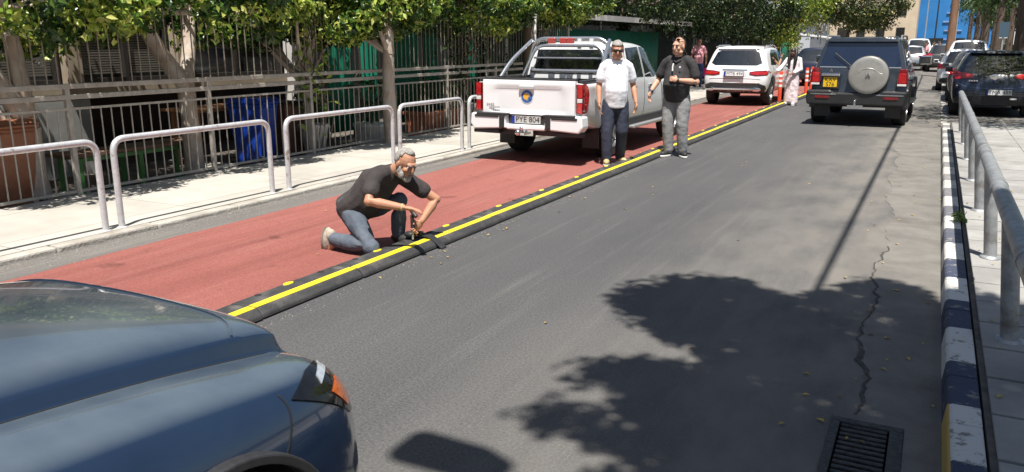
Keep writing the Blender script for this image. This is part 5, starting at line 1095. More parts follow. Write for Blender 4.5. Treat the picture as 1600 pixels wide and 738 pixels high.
# ================================================================== BACKGROUND
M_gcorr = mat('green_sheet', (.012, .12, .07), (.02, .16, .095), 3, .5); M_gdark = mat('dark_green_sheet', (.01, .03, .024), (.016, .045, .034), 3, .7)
def corrugated(name, x, y0, y1, z1, m, lb, wave=.18, post=True):
    o = empty(name, (x, (y0 + y1) / 2, PZ), lb, 'fence'); b = MB(); n = int((y1 - y0) / wave * 4); vs = []
    for i in range(n + 1):
        y = -(y1 - y0) / 2 + (y1 - y0) * i / n; dx = .02 * math.sin(i * math.pi / 2)
        vs += [(dx, y, .05), (dx, y, z1)]
    b.add(vs, [(2 * i, 2 * i + 1, 2 * i + 3, 2 * i + 2) for i in range(n)]); s = b.build('sheeting', m, o, sm=60); q = s.modifiers.new('s', 'SOLIDIFY'); q.thickness = .006
    y = -(y1 - y0) / 2
    while post and y < (y1 - y0) / 2: b = MB(); b.box((-.08, y, z1 / 2), (.06, .06, z1)); b.build('post', M_galv, o); y += 2.4
    return o
corrugated('corrugated_fence', -9.3, 20.2, 29.6, 2.02, M_gcorr, 'bright green corrugated fence behind the pickup cab under the canopy')
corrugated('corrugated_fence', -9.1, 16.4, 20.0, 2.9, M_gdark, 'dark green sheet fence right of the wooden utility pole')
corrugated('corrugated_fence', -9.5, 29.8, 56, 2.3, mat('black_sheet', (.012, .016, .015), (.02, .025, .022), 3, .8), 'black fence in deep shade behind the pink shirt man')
o = corrugated('green_gate', -8.7, 53, 56.2, 1.75, M_gcorr, 'green gate panel beyond the white suv, in sunlight')
for y in (16.5, 18.2, 20.0): 
    b = MB(); b.tube([(0, 0, 0), (0, 0, 3)], .04, 8); q = b.build('steel_post', M_galv, sm=40); q.location = (-8.75, y, PZ); tag(q, {16.5: 'tall grey steel post next to the wooden utility pole', 18.2: 'tall grey steel post right of the leafy ficus', 20.0: 'tall grey steel post at the start of the canopy'}[y], 'post')
cp = empty('canopy', (-9, 26.5, PZ), 'flat dark canopy roof with white edge over the green fence', 'canopy')
b = MB(); b.box((-1.6, 0, 2.36), (3.2, 12.6, .08)); b.build('roof', M_gdark, cp); b = MB(); b.box((.03, 0, 2.37), (.05, 12.7, .16)); b.build('fascia', M_white, cp)
for y in (-6, -2, 2, 6): b = MB(); b.tube([(-.6, y, 0), (-.6, y, 2.3)], .035, 8); b.build('post', M_galv, cp, sm=40)
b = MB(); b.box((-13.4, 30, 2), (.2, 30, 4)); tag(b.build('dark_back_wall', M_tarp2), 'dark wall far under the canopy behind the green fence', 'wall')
# big dark trees along the left
def big_tree(loc, cc, cr_, lb, n=190, nl=60, size=.15, lm=None, group='big shade trees on the left', cr=.62, name='shade_tree', keep=None, tr=.22):
    o = empty(name, loc, lb, 'tree', group); b = MB(); branch(b, (0, 0, 0), (0, 0, cc[2] - cr_[2] * .4), tr, tr * .75, .15)
    for k in range(12): q, _ = ellipsoid_pts(cc, [a * .85 for a in cr_], 1, .5); branch(b, (0, 0, cc[2] - cr_[2] * rnd.uniform(.45, .8)), q[0], tr * .4, .02, .3)
    b.build('trunk', M_barkd, o, sm=60); P, D = clumps(cc, cr_, n, nl, cr, .7, .75, keep); leaf_mesh('crown', P, D, size, lm or M_leafd, o, .5); return o
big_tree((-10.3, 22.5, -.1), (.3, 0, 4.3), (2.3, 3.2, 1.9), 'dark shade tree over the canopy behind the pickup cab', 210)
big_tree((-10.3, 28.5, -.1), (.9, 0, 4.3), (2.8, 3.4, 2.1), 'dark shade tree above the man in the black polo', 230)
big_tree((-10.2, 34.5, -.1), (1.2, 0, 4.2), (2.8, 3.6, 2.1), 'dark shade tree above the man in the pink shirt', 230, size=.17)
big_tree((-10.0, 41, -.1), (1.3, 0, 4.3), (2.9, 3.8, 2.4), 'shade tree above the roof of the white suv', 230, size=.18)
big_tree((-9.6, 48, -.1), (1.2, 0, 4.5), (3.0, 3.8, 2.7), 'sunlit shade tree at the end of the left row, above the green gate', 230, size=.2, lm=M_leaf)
M_leafo = leafmat('olive_leaf', [(0, (.04, .065, .025)), (.5, (.085, .125, .045)), (.8, (.15, .18, .06)), (1, (.36, .28, .06))], .3, .5)
big_tree((-7.3, 78, 0), (0.9, 0, 6.1), (3.9, 3.6, 3.5), 'big round olive green tree above the off-road car', 330, 60, .26, M_leafo, None, .8, 'round_tree')
b_ = big_tree((-9.8, 60, 0), (0, 0, 1.3), (1.1, 1.2, .9), 'yellow green rounded bush under the round sign', 60, 60, .14, leafmat('lime_leaf', [(0, (.10, .16, .03)), (1, (.28, .32, .06))]), None, .35, 'bush', None, .06)
big_tree((-10.2, 54.5, 0), (1.2, 1, 2.1), (.8, 1.0, 1.0), 'small light green tree beside the green gate', 50, 60, .14, M_leaf, None, .3, 'small_tree', None, .06)
# shop building behind the sign
o = empty('shop_building', (-11.2, 66, 0), 'pale grey-blue low building with dark roof edge behind the round sign', 'building')
b = MB(); b.box((-2, 4, 1.6), (9, 10, 3.2)); b.build('wall', mat('pale_blue_wall', (.42, .46, .5), (.5, .53, .56), 1, .85), o); b = MB(); b.box((-2, 4, 3.4), (9.6, 10.8, .35)); b.build('roof', M_dgrey, o); b = MB(); b.box((-2, 4, 4.7), (8, 9, 2.3)); b.build('upper_wall', mat('pale_blue_wall2', (.36, .42, .48), (.44, .5, .55), 1, .85), o)
for x in (-5, -2.6, -.2): b = MB(); b.box((x, -1.03, 1.5), (1.6, .08, 1.3)); w_ = b.build('window', M_frame, o); b = MB(); b.box((x, -1.075, 1.5), (1.4, .02, 1.1)); b.build('pane', M_wglass, w_)
o = empty('gate_pier', (-8.9, 57.5, 0), 'pale grey gate pier right of the green gate', 'pier'); b = MB(); b.box((0, 0, 1.1), (.8, .8, 2.2)); b.build('shaft', M_wallg, o); b = MB(); b.box((0, 0, 2.26), (1.0, 1.0, .12)); b.build('cap', M_white, o)
o = empty('awning', (-8.2, 61, 0), 'white awning edge left of the round sign', 'awning'); b = MB(); b.prism([(-1.5, 2.3), (1.6, 1.95), (1.6, 2.05), (-1.5, 2.42)], -1, 1); b.build('canvas', M_white, o)
for x in (-1.4, 1.5): b = MB(); b.tube([(x, 0, 0), (x, 0, 2.1)], .04, 8); b.build('post', M_galv, o)
o = empty('round_sign', (-6.25, 51, 0), 'round pale traffic sign seen from behind on a thin post', 'sign'); b = MB(); b.tube([(0, 0, 0), (0, 0, 2.8)], .03, 8); b.build('post', M_galv, o); b = MB(); b.lathe([(0, 0), (.32, 0), (.32, .02), (0, .02)], (0, -.05, 2.5), 28, 'y'); b.build('disc', mat('sign_back', (.5, .52, .53), (.58, .6, .6), 4, .5, .3), o); b = MB(); b.box((0, -.07, 2.5), (.05, .03, .45)); b.build('bracket', M_galv, o)
# far buildings
o = empty('blue_building', (-1.2, 165, 0), 'tall bright blue building front at the end of the road', 'building'); b = MB(); b.box((2.5, 5, 9), (14, 10, 18)); b.build('wall', mat('blue_cladding', (.02, .17, .46), (.035, .21, .52), .3, .5), o)
for k in range(5): b = MB(); b.box((2.6 + .3 * math.sin(k * 2.1), -.1, 2.2 + k * 1.5), (3.2 - .4 * k, .2, .22)); b.build('sign_band', mat('pale_band', (.16, .26, .50), (.3, .38, .52), 2, .6), o)
for k in range(4): b = MB(); b.box((-3 + 3.4 * k, -.1, 1.4), (2.2, .2, 2)); w_ = b.build('window', M_frame, o); b = MB(); b.box((-3 + 3.4 * k, -.22, 1.4), (1.9, .04, 1.7)); b.build('pane', M_wglass, w_)
o = empty('stone_building', (-12.6, 150, 0), 'sunlit beige stone building left of the blue front', 'building'); b = MB(); b.box((2.2, 4, 8), (13.2, 8, 16)); b.build('wall', mat('beige_stone', (.50, .40, .29), (.60, .50, .37), .5, .9, bump=.2), o)
for i in range(4):
    for k in range(3): b = MB(); b.box((-2.5 + 3 * i, -.05, 3.2 + 3.6 * k), (1.3, .1, 1.7)); w_ = b.build('window', M_frame, o); b = MB(); b.box((-2.5 + 3 * i, -.12, 3.2 + 3.6 * k), (1.1, .04, 1.5)); b.build('pane', M_wglass, w_)
o = empty('white_building', (16, 120, 0), 'white building glimpsed between the trunks on the right', 'building'); b = MB(); b.box((4, 5, 5), (24, 10, 10)); b.build('wall', mat('white_wall', (.55, .56, .57), (.65, .65, .65), .5, .8), o)
for i in range(6):
    for k in range(3): b = MB(); b.box((-6.5 + 3.6 * i, -.05, 1.8 + 3 * k), (1.8, .1, 1.4)); w_ = b.build('window', M_frame, o); b = MB(); b.box((-6.5 + 3.6 * i, -.12, 1.8 + 3 * k), (1.6, .04, 1.2)); b.build('pane', M_wglass, w_)
# street lamps
for x, y, s, lb in ((-1.6, 100, -1, 'thin street lamp in front of the blue building, arm to the left'), (.9, 70, -1, 'street lamp with curved arm left of the brown utility pole'), (-.55, 88, 1, 'dark thin lamp post in the middle of the far road')):
    o = empty('street_lamp', (x, y, 0), lb, 'street lamp', 'far street lamps'); b = MB(); b.tube([(0, 0, 0), (0, 0, 6.5)], [.08, .05], 8); b.tube([(0, 0, 6.4), (s * .5, 0, 6.75), (s * 1.4, 0, 6.8)], .035, 6); b.build('post', M_galv if x != -.55 else M_black, o, sm=40); b = MB(); b.box((s * 1.6, 0, 6.8), (.55, .2, .1)); b.build('lamp_head', M_white, o, bevel=.02)
# right side: utility pole, palms, hedge, signs
M_pole = mat('pole_wood', (.16, .085, .05), (.26, .15, .095), 6, .85, bump=.5, stretch=(1, 1, .2))
o = empty('utility_pole', (.42, 46.2, 0), 'brown wooden utility pole rising behind the tall white suv', 'pole'); b = MB(); b.tube([(0, 0, 0), (0, 0, 8.6)], [.19, .15], 14); b.build('shaft', M_pole, o, sm=50); b = MB(); b.box((0, 0, 8), (1.8, .1, .12)); b.build('crossarm', M_pole, o)
o = empty('overhead_cable', (.385, 0, 0), 'black overhead cable running along the road to the brown utility pole', 'cable'); b = MB(); pts = [(0 + .0004 * (y - 12), y, 6.55 + .0006 * (y - 12) ** 2) for y in range(-22, 47, 2)]
for dx, dz in ((0, 0), (.03, .02)): b.tube([(p[0] + dx, p[1], p[2] + dz) for p in pts], .015, 6)
b.build('cable_bundle', M_black, o)
M_palmt = mat('palm_bark', (.10, .075, .055), (.2, .155, .115), 8, .95, bump=.9, bscale=14, stretch=(1, 1, 3)); M_frond = leafmat('palm_frond', [(0, (.02, .05, .015)), (.6, (.05, .10, .025)), (1, (.12, .18, .04))], .3, .4)
def palm(loc, h, r, lb, lean=(0, 0), m=None, fronds=26, fl=2.0):
    o = empty('palm_tree', loc, lb, 'palm tree', 'palms along the right'); b = MB(); n = 10; pts = [(lean[0] * (k / n) ** 1.3, lean[1] * (k / n), h * k / n) for k in range(n + 1)]; b.tube(pts, [r * (1.12 - .3 * k / n) * rnd.uniform(.97, 1.05) for k in range(n + 1)], 12); b.build('trunk', m or M_palmt, o, sm=60)
    top = Vector(pts[-1]); P = []; D = []
    b = MB()
    for k in range(fronds):
        a = rnd.uniform(0, 6.28); e = rnd.uniform(-.6, 1.2); q = [top + Vector((math.cos(a) * math.cos(e), math.sin(a) * math.cos(e), math.sin(e))) * fl * t + Vector((0, 0, -fl * .55 * t * t)) for t in np.linspace(0, 1, 9)]
        b.tube(q, [.03 - .003 * i for i in range(9)], 4)
        for i in range(1, 9):
            for j in range(7): P.append(tuple(q[i].lerp(q[i - 1], j / 7) + Vector((rnd.uniform(-.18, .18), rnd.uniform(-.18, .18), rnd.uniform(-.16, .05))))); D.append((math.cos(a) * .8, math.sin(a) * .8, -.3))
    b.build('frond_stems', M_frond, o); leaf_mesh('crown', P, D, .34, M_frond, o, .16, .5); return o
pl = [((2.3, 31, 0), 7, .17, 'dark slender palm trunk left of the pale one at the right edge', (-.15, 0)), ((2.75, 29, 0), 7.5, .24, 'thick pale palm trunk at the right edge of the photo', (.05, 0)), ((3.0, 41, 0), 5.6, .2, 'palm behind the tall white suv, nearest it', (0, 0)), ((3.3, 46, 0), 5.0, .2, 'palm next right of the brown utility pole', (0, 0)), ((2.7, 52, 0), 4.8, .2, 'palm a little farther than the brown utility pole', (.1, 0)), ((3.6, 57, 0), 5.2, .2, 'middle palm of the right row', (0, 0)),
      ((2.6, 63, 0), 4.9, .2, 'palm past the middle of the right row', (0, 0)), ((3.4, 69, 0), 5.2, .2, 'fourth palm from the far end of the right row', (0, 0)), ((2.5, 76, 0), 5.2, .2, 'third palm from the far end of the right row', (0, 0)), ((3.2, 84, 0), 5.4, .2, 'second palm from the far end of the right row', (0, 0)), ((2.4, 92, 0), 5.6, .2, 'farthest palm of the right row', (0, 0))]
for k, (loc, h, r, lb, ln) in enumerate(pl): palm(loc, h, r, lb, ln, M_barkd if k not in (1,) else M_palmt)
for x, y, lb, s in ((5.5, 46, 'dark bushy evergreen behind the nearest palms on the right', 1), (6.5, 60, 'dark bushy evergreen in the middle behind the right palms', 1.1), (6.5, 76, 'dark bushy evergreen far behind the right palms', 1.2), (5.2, 96, 'farthest dark evergreen on the right side', 1.3)):
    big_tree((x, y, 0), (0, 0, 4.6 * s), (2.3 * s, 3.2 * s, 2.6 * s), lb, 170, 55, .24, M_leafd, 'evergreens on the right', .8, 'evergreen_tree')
big_tree((3.4, 22.0, 0), (-.7, -.6, 4.9), (2.4, 5.6, 1.7), 'broad shade tree whose shadow covers the navy hatchback', 270, 60, .14, M_leaf, None, .55)
SHP = [(-.95, 1.0), (-1.05, 2.8), (-1.08, 3.01), (-1.26, 3.05), (-1.62, 3.04), (-1.85, 3.09), (-1.75, 3.3), (-1.40, 3.36), (-1.27, 3.38), (-1.22, 3.46), (-1.72, 3.72), (-1.6, 4.02), (-1.33, 4.04), (-1.1, 4.05), (-1.0, 4.18), (-1.1, 4.36), (-1.5, 4.34), (-1.85, 4.9), (-1.72, 5.74), (-1.27, 5.95), (-.91, 5.78), (-.72, 5.6), (-.56, 6.1), (-.24, 6.55), (.07, 6.3), (.18, 5.95), (.9, 6.3), (1.7, 5.9), (2.2, 4.8), (2.2, 1.0)]
def inside(x, y, P=SHP):
    c = False; j = len(P) - 1
    for i in range(len(P)):
        if (P[i][1] > y) != (P[j][1] > y) and x < (P[j][0] - P[i][0]) * (y - P[i][1]) / (P[j][1] - P[i][1]) + P[i][0]: c = not c
        j = i
    return c
GAPS = [(.62, 5.95, .2)]
def overhead_tree(loc, lb):
    o = empty('shade_tree', loc, lb, 'tree', 'big shade trees on the right'); P = []; D = []; b = MB(); h = 7.2
    branch(b, (0, 0, 0), (0, 0, 4.6), .17, .13, .1); n = 0
    while n < 780:
        x, y = rnd.uniform(-2.0, 2.2), rnd.uniform(1.6, 6.7); m_ = .10
        if not all(inside(x + a * m_, y + c * m_) for a in (-1, 1) for c in (-1, 1)) or any((x - g[0]) ** 2 + (y - g[1]) ** 2 < (g[2] + .12) ** 2 for g in GAPS): continue
        z = h + rnd.uniform(-.9, .9); q = (x + .15 * z - loc[0], y - .35 * z - loc[1], z - loc[2]); k = rnd.uniform(.16, .27)
        p, d = ellipsoid_pts(q, (k, k, k * .8), 60, .2); P.append(p); D.append(d)
        if n % 14 == 0: branch(b, (0, 0, rnd.uniform(3.2, 4.6)), q, .05, .012, .3)
        n += 1
    b.build('trunk', M_barkd, o, sm=60); leaf_mesh('crown', np.concatenate(P), np.concatenate(D), .13, M_leaf, o, .5)
overhead_tree((2.5, .3, PR), 'leafy tree above the viewer casting the big shadow on the road')
o = empty('street_lamp', (2.1, -.35, PR), 'made-up unseen lamp shape over the viewer, added to cast the small separate road shadow', 'street lamp')  # invented out-of-view shadow caster, added only for the small road shadow
b = MB(); b.tube([(0, 0, 0), (0, 0, 6.9)], [.075, .05], 10); b.tube([(0, 0, 6.85), (-.9, .2, 7.0), (-2.4, .46, 6.95)], .03, 8); b.build('post', M_galv, o, sm=50)
b = MB(); b.prism([(-.26, -.10), (-.21, -.14), (.12, -.13), (.28, -.06), (.28, .06), (.12, .13), (-.21, .14), (-.26, .10)], -.05, .05, 'z'); b.v = [(x - 2.70, y + .50, z + 6.95) for x, y, z in b.v]; b.build('lamp_head', M_white, o, bevel=.02)
o = empty('hedge', (4.9, 34, 0), 'dark trimmed hedge along the right edge beyond the parked cars', 'hedge'); P = np.stack([nr.uniform(-.6, .6, 9000), nr.uniform(-15, 60, 9000), nr.uniform(.05, 1.5, 9000)], 1); D = nr.normal(0, 1, (9000, 3)); leaf_mesh('foliage', P, D / np.linalg.norm(D, axis=1)[:, None], .2, M_leafd, o, .5); b = MB(); b.box((0, 22, .7), (.9, 74, 1.3)); b.build('core', M_tarp2, o)
tag(sheet('plaza', 2.75, 9, 18.6, 200, .05, M_slab), kind='structure')
tag(sheet('side_ground', 9, 60, -30, 200, .0, M_terr), kind='structure')
for x, y, m, lb in ((2.2, 38.5, mat('sign_blue', (.05, .09, .13), None), 'blue grey sign board on a post between the right trunks'), (2.55, 44.5, M_white, 'small white and red sign board between the right trunks')):
    o = empty('sign_board', (x, y, 0), lb, 'sign'); b = MB(); b.tube([(0, 0, 0), (0, 0, 2.5)], .035, 8); b.build('post', M_galv, o); b = MB(); b.box((0, -.05, 2.2), (.34, .03, .6)); b.build('board', m, o)
# ================================================================== PEOPLE
SKIN = {k: mat('skin_' + k, c, tuple(q * 1.18 for q in c), 9, .5, spec=.35, bump=.08, bscale=90) for k, c in (('tan', (.40, .20, .125)), ('fair', (.52, .29, .20)), ('dark', (.16, .08, .055)))}
M_hairg = mat('grey_hair', (.20, .185, .165), (.40, .38, .35), 40, .6, bump=.5, bscale=120, stretch=(1, 1, .3)); M_hairb = mat('black_hair', (.012, .010, .010), (.025, .02, .018), 30, .4, bump=.4, bscale=90, stretch=(1, 1, .2)); M_hairl = mat('short_brown_hair', (.075, .05, .036), (.13, .09, .065), 40, .6, bump=.4, bscale=120)
M_beard = mat('white_beard', (.26, .24, .22), (.46, .44, .41), 50, .75, bump=.6, bscale=140)
M_eye = mat('eye_white', (.6, .58, .55), None, rough=.2); M_iris = mat('eye_dark', (.02, .015, .012), None, rough=.15); M_lip = mat('lip', (.30, .11, .09), None, rough=.5); M_shades = mat('sunglass_lens', (.008, .006, .006), None, rough=.08, coat=.6)
def frame_(f, up=(0, 0, 1)):
    f = Vector(f).normalized(); u = Vector(up); r = f.cross(u).normalized(); u = r.cross(f).normalized()
    return Matrix((r, f, u)).transposed().to_4x4()
def blob(name, tubes, ells, vox, it, m, parent, disp=0, dscale=.12, flat=False):
    b = MB()
    for pts, rs, rys, up in tubes:
        b.tube(pts, rs, 14, True, rys, up)
        P = [Vector(p) for p in pts]
        if rys is None:
            for i in range(len(P)): b.sphere(P[i], rs[i] * .995, 12, 8)
        else:
            for i in (0, len(P) - 1):
                t = (P[min(i + 1, len(P) - 1)] - P[max(i - 1, 0)]).normalized(); uu = Vector(up); uu = (uu - t * uu.dot(t)).normalized(); ww = t.cross(uu)
                M_ = Matrix((ww, uu, t)).transposed().to_4x4(); b.sphere(P[i], (rs[i] * .99, rys[i] * .99, min(rs[i], rys[i]) * (.55 if i or not flat else .12)), 14, 8, M_)
    for c, r, M_ in ells: b.sphere(c, r, 14, 10, M_)
    o = b.build(name, m, parent); q = o.modifiers.new('r', 'REMESH'); q.mode = 'VOXEL'; q.voxel_size = vox; q.use_smooth_shade = True
    q = o.modifiers.new('s', 'SMOOTH'); q.factor = .5; q.iterations = it
    if disp:
        tx = bpy.data.textures.new(name + '_fold', 'CLOUDS'); tx.noise_scale = dscale; tx.noise_depth = 2
        q = o.modifiers.new('d', 'DISPLACE'); q.texture = tx; q.strength = disp; q.mid_level = .5; q.texture_coords = 'LOCAL'
    bake(o); smooth(o.data, 180); return o
def hand(tubes, ells, wrist, d, palm_n, side, curl=.5, sc=1):
    """palm, four fingers and a thumb; d = direction of the hand, palm_n = direction the palm faces, side = direction of the thumb"""
    w = Vector(wrist); d = Vector(d).normalized(); n = Vector(palm_n); n = (n - d * n.dot(d)).normalized(); s = Vector(side); s = (s - d * s.dot(d) - n * s.dot(n)).normalized()
    M_ = Matrix((s, d, n)).transposed().to_4x4(); ells.append((w + d * .05 * sc, (.041 * sc, .055 * sc, .018 * sc), M_))
    for k, (o_, l) in enumerate(((.030, .068), (.011, .078), (-.010, .072), (-.029, .056))):
        l *= sc; p = w + d * .092 * sc + s * o_ * sc; pts = [p - d * .02 * sc]; a = curl * .5
        q = p
        for j, f in enumerate((.45, .32, .25)):
            dd = d * math.cos(a) + n * math.sin(a); pts.append(q); q = q + dd * l * f; a += curl * .75
        pts.append(q); tubes.append((pts, [.0095 * sc, .0095 * sc, .009 * sc, .0085 * sc, .007 * sc], None, None))
    p = w + d * .03 * sc + s * .032 * sc; tubes.append(([p, p + (s * .8 + d * .6 + n * .3).normalized() * .03 * sc, p + (s * .5 + d * 1.0 + n * (.3 + curl * .5)).normalized() * .062 * sc], [.013 * sc, .011 * sc, .0085 * sc], None, None))
def head(parent, c, f, up, skin, hair=None, style='short', beard=None, glasses=None, tubes=None, ells=None, sc=1, mouth=True):
    """adds the head volume to the body lists and its separate pieces as children"""
    M_ = frame_(f, up); c = Vector(c); P = lambda x, y, z: c + (M_ @ Vector((x, y, z))) * sc
    E = lambda p, r: ells.append((P(*p), tuple(q * sc for q in r), M_))
    E((0, -.012, .025), (.076, .098, .098)); E((0, .025, -.045), (.060, .070, .078)); E((0, .052, -.095), (.034, .034, .026)); E((0, .078, .034), (.05, .02, .014)); E((.036, .062, -.022), (.024, .026, .024)); E((-.036, .062, -.022), (.024, .026, .024))
    E((0, .07, -.062), (.032, .026, .02)); E((.052, .02, -.075), (.022, .04, .025)); E((-.052, .02, -.075), (.022, .04, .025))
    tubes.append(([P(0, .088, .018), P(0, .104, -.012), P(0, .106, -.026)], [.010 * sc, .014 * sc, .015 * sc], None, None))
    for s in (-1, 1): E((s * .077, -.008, -.008), (.011, .022, .033))
    if glasses != 'worn':
        b = MB(); b2 = MB()
        for s in (-1, 1): b.sphere(P(s * .031, .083, .010), (.015 * sc, .009 * sc, .008 * sc), 10, 8, M_); b2.sphere(P(s * .031, .090, .010), (.007 * sc, .005 * sc, .007 * sc), 8, 6, M_)
        e_ = b.build('eyes', M_eye, parent, sm=60); b2.build('irises', M_iris, e_, sm=60)
        b = MB()
        for s in (-1, 1): b.tube([P(s * .014, .096, .028), P(s * .032, .097, .034), P(s * .050, .085, .028)], [.004 * sc, .005 * sc, .003 * sc], 6)
        b.build('eyebrows', hair or M_hairl, parent, sm=60)
    if mouth: b = MB(); b.sphere(P(0, .094, -.062), (.023 * sc, .007 * sc, .006 * sc), 12, 6, M_); b.build('mouth', M_lip, parent, sm=60)
    if glasses:
        b = MB(); z, y = (.010, .098) if glasses == 'worn' else (.098, .062)
        for s in (-1, 1): b.sphere(P(s * .033, y, z), (.030 * sc, .010 * sc, .020 * sc), 14, 8, M_)
        b.tube([P(-.062, y - .015, z + .004), P(-.04, y + .004, z + .01), P(0, y + .006, z + .01), P(.04, y + .004, z + .01), P(.062, y - .015, z + .004)], .004 * sc, 6)
        for s in (-1, 1): b.tube([P(s * .062, y - .015, z + .004), P(s * .082, y - .1, z + .004)], .0035 * sc, 6)
        b.build('sunglasses', M_shades, parent, sm=60)
    if hair:
        bm = bmesh.new(); bmesh.ops.create_uvsphere(bm, u_segments=28, v_segments=20, radius=1)
        kill = []
        for v in bm.verts:
            x, y, z = v.co; k = 1.015 + .02 * math.sin(9 * x + 7 * y + 5 * z)
            line = {'short': .42 if y > .35 else (-.35 if y < .0 else .0), 'balding': .75 if y > .2 else (-.35 if y < .0 else .05), 'bald': .97 if y > -.35 else -.3, 'crop': .55 if y > .3 else (-.3 if y < .0 else .05), 'long': .35 if y > .55 else -1.2}[style]
            if z < line: kill.append(v)
            v.co = P(x * .080 * k, -.012 + y * .101 * k, .025 + z * .102 * k)
        bmesh.ops.delete(bm, geom=kill, context='VERTS'); me = bpy.data.meshes.new('hair'); bm.to_mesh(me); bm.free(); smooth(me, 180); h = mobj('hair', me, hair, parent); q = h.modifiers.new('s', 'SOLIDIFY'); q.thickness = .004; q.offset = 0
    if beard:
        b = MB(); b.sphere(P(0, .064, -.105), (.040 * sc, .042 * sc, .034 * sc), 14, 8, M_); b.sphere(P(0, .088, -.048), (.032 * sc, .016 * sc, .009 * sc), 12, 6, M_)
        for s in (-1, 1): b.sphere(P(s * .050, .034, -.078), (.022 * sc, .040 * sc, .040 * sc), 12, 8, M_); b.sphere(P(s * .062, .012, -.05), (.016 * sc, .026 * sc, .045 * sc), 12, 8, M_)
        q = b.build('beard', beard, parent); rm = q.modifiers.new('r', 'REMESH'); rm.mode = 'VOXEL'; rm.voxel_size = .006; sm_ = q.modifiers.new('s', 'SMOOTH'); sm_.iterations = 2; bake(q); smooth(q.data, 180)
def shoe(parent, ankle, toe, m, sole, name='shoe', sc=1):
    a = Vector(ankle); t = Vector(toe); d = (t - a); d.z = 0; d.normalize(); zg = min(a.z, t.z); zg = a.z - .085
    M_ = frame_(d); c = a + d * .06; b = MB(); b.sphere(c + Vector((0, 0, -.035)), (.046 * sc, .135 * sc, .045), 14, 8, M_); b.sphere(a + d * .0 + Vector((0, 0, -.015)), (.043, .055, .055), 12, 8, M_)
    o = b.build(name, m, parent, sm=60); b = MB(); b.lathe([(.9, -.0), (1, .004), (1, .02), (.9, .026)], n=22, M=Matrix.Identity(4)); b.v = [tuple(c + M_ @ Vector((x * .048 * sc, y * .142 * sc, z)) + Vector((0, 0, -.085))) for x, y, z in b.v]; b.build('sole', sole, o, sm=40)
def person(loc, rz, label, J, skin, top, bottom, shoes=None, sole=None, sleeve=.55, belly=0, group=None, hairm=None, style='short', beard=None, glasses=None, vox=.0085, hands=None, shirt_len=.0, build=1.0, wide=1.0, headsc=1, seated=False, foldt=.007, shoe_sc=1, legw=1.0):
    o = empty('person', loc, label, 'person', group, rz); V = Vector
    J = {k: V(v) for k, v in J.items()}; fw = J.get('fwd', V((0, 1, 0))); T = []; E = []
    pel, che, nek, hd = J['pelvis'], J['chest'], J['neck'], J['head']; w = wide
    mid = pel.lerp(che, .5) + fw * (.02 + belly * .5)
    T.append(([pel, mid, che, nek - (nek - che) * .25], [.150 * w, .14 * w + belly * .3, .165 * w, .10], [.105 + belly * .2, .10 + belly * .7, .115 + belly * .2, .08], tuple(fw)))
    T.append(([nek - (hd - nek) * .35, hd - (hd - nek) * .25], [.058, .054], None, None))
    for s in ('R', 'L'):
        T.append(([J['sh' + s] + (nek - J['sh' + s]) * .35, J['sh' + s], J['sh' + s].lerp(J['el' + s], .45), J['el' + s], J['el' + s].lerp(J['wr' + s], .3), J['wr' + s]], [.045 * build, .052 * build, .047 * build, .041 * build, .042 * build, .027], None, None))
        if 'kn' + s in J: T.append(([J['hip' + s], J['hip' + s].lerp(J['kn' + s], .4), J['kn' + s], J['kn' + s].lerp(J['an' + s], .35), J['an' + s]], [.078, .07, .05, .048, .034], None, None)); T.append(([J['an' + s] + V((0, 0, -.03)), J['an' + s].lerp(J['to' + s], .8) + V((0, 0, -.035))], [.034, .024], None, None))
        hd_ = (hands or {}).get(s); 
        if hd_: hand(T, E, J['wr' + s], *hd_)
    head(o, hd, J['face'], J.get('up', (0, 0, 1)), skin, hairm, style, beard, glasses, T, E, headsc)
    blob('body', T, E, vox * .62, 2, skin, o)
    # shirt
    T = []; lo = pel + (pel - che) * shirt_len
    mid2 = lo.lerp(che, .5) + fw * (.02 + belly * .55)
    T.append(([lo, mid2, che, nek - (nek - che) * .34, nek - (nek - che) * .14, nek + (hd - nek) * .02], [.176 * w, .170 * w + belly * .35, .186 * w, .172 * w, .105, .062], [.135 + belly * .45, .13 + belly * .8, .136 + belly * .25, .098, .075, .060], tuple(fw)))
    for s in ('R', 'L'):
        e = J['sh' + s].lerp(J['el' + s], sleeve) if sleeve <= 1 else J['el' + s].lerp(J['wr' + s], sleeve - 1)
        pts = [J['sh' + s] + (nek - J['sh' + s]) * .4, J['sh' + s].lerp(e, .12) + (nek - J['sh' + s]) * .10, J['sh' + s].lerp(e, .5), e] if sleeve <= 1 else [J['sh' + s] + (nek - J['sh' + s]) * .4, J['sh' + s], J['el' + s], e]
        T.append((pts, [.072 * build, .074 * build, .069 * build, .072 * build], None, None))
    sh = blob('shirt', T, [], vox, 6, top, o, foldt, .11, True)
    # trousers
    if bottom:
        T = [([pel + (che - pel) * .18, pel, pel + (pel - che) * .2], [.163 * w + belly * .2, .172 * w + belly * .15, .13], [.118 + belly * .3, .128 + belly * .2, .11], tuple(fw))]
        for s in ('R', 'L'):
            a = J['an' + s] + (J['kn' + s] - J['an' + s]).normalized() * .015
            T.append(([J['hip' + s] * .8 + pel * .2, J['hip' + s].lerp(J['kn' + s], .4), J['kn' + s], J['kn' + s].lerp(a, .5), a], [.107 * legw, .097 * legw, .077 * legw, .073 * legw, .066 * legw], None, None))
        blob('trousers', T, [], vox, 4, bottom, o, .009, .085)
    if shoes:
        for s in ('R', 'L'): shoe(o, J['an' + s], J['to' + s], shoes, sole or M_black, sc=shoe_sc)
    return o, J
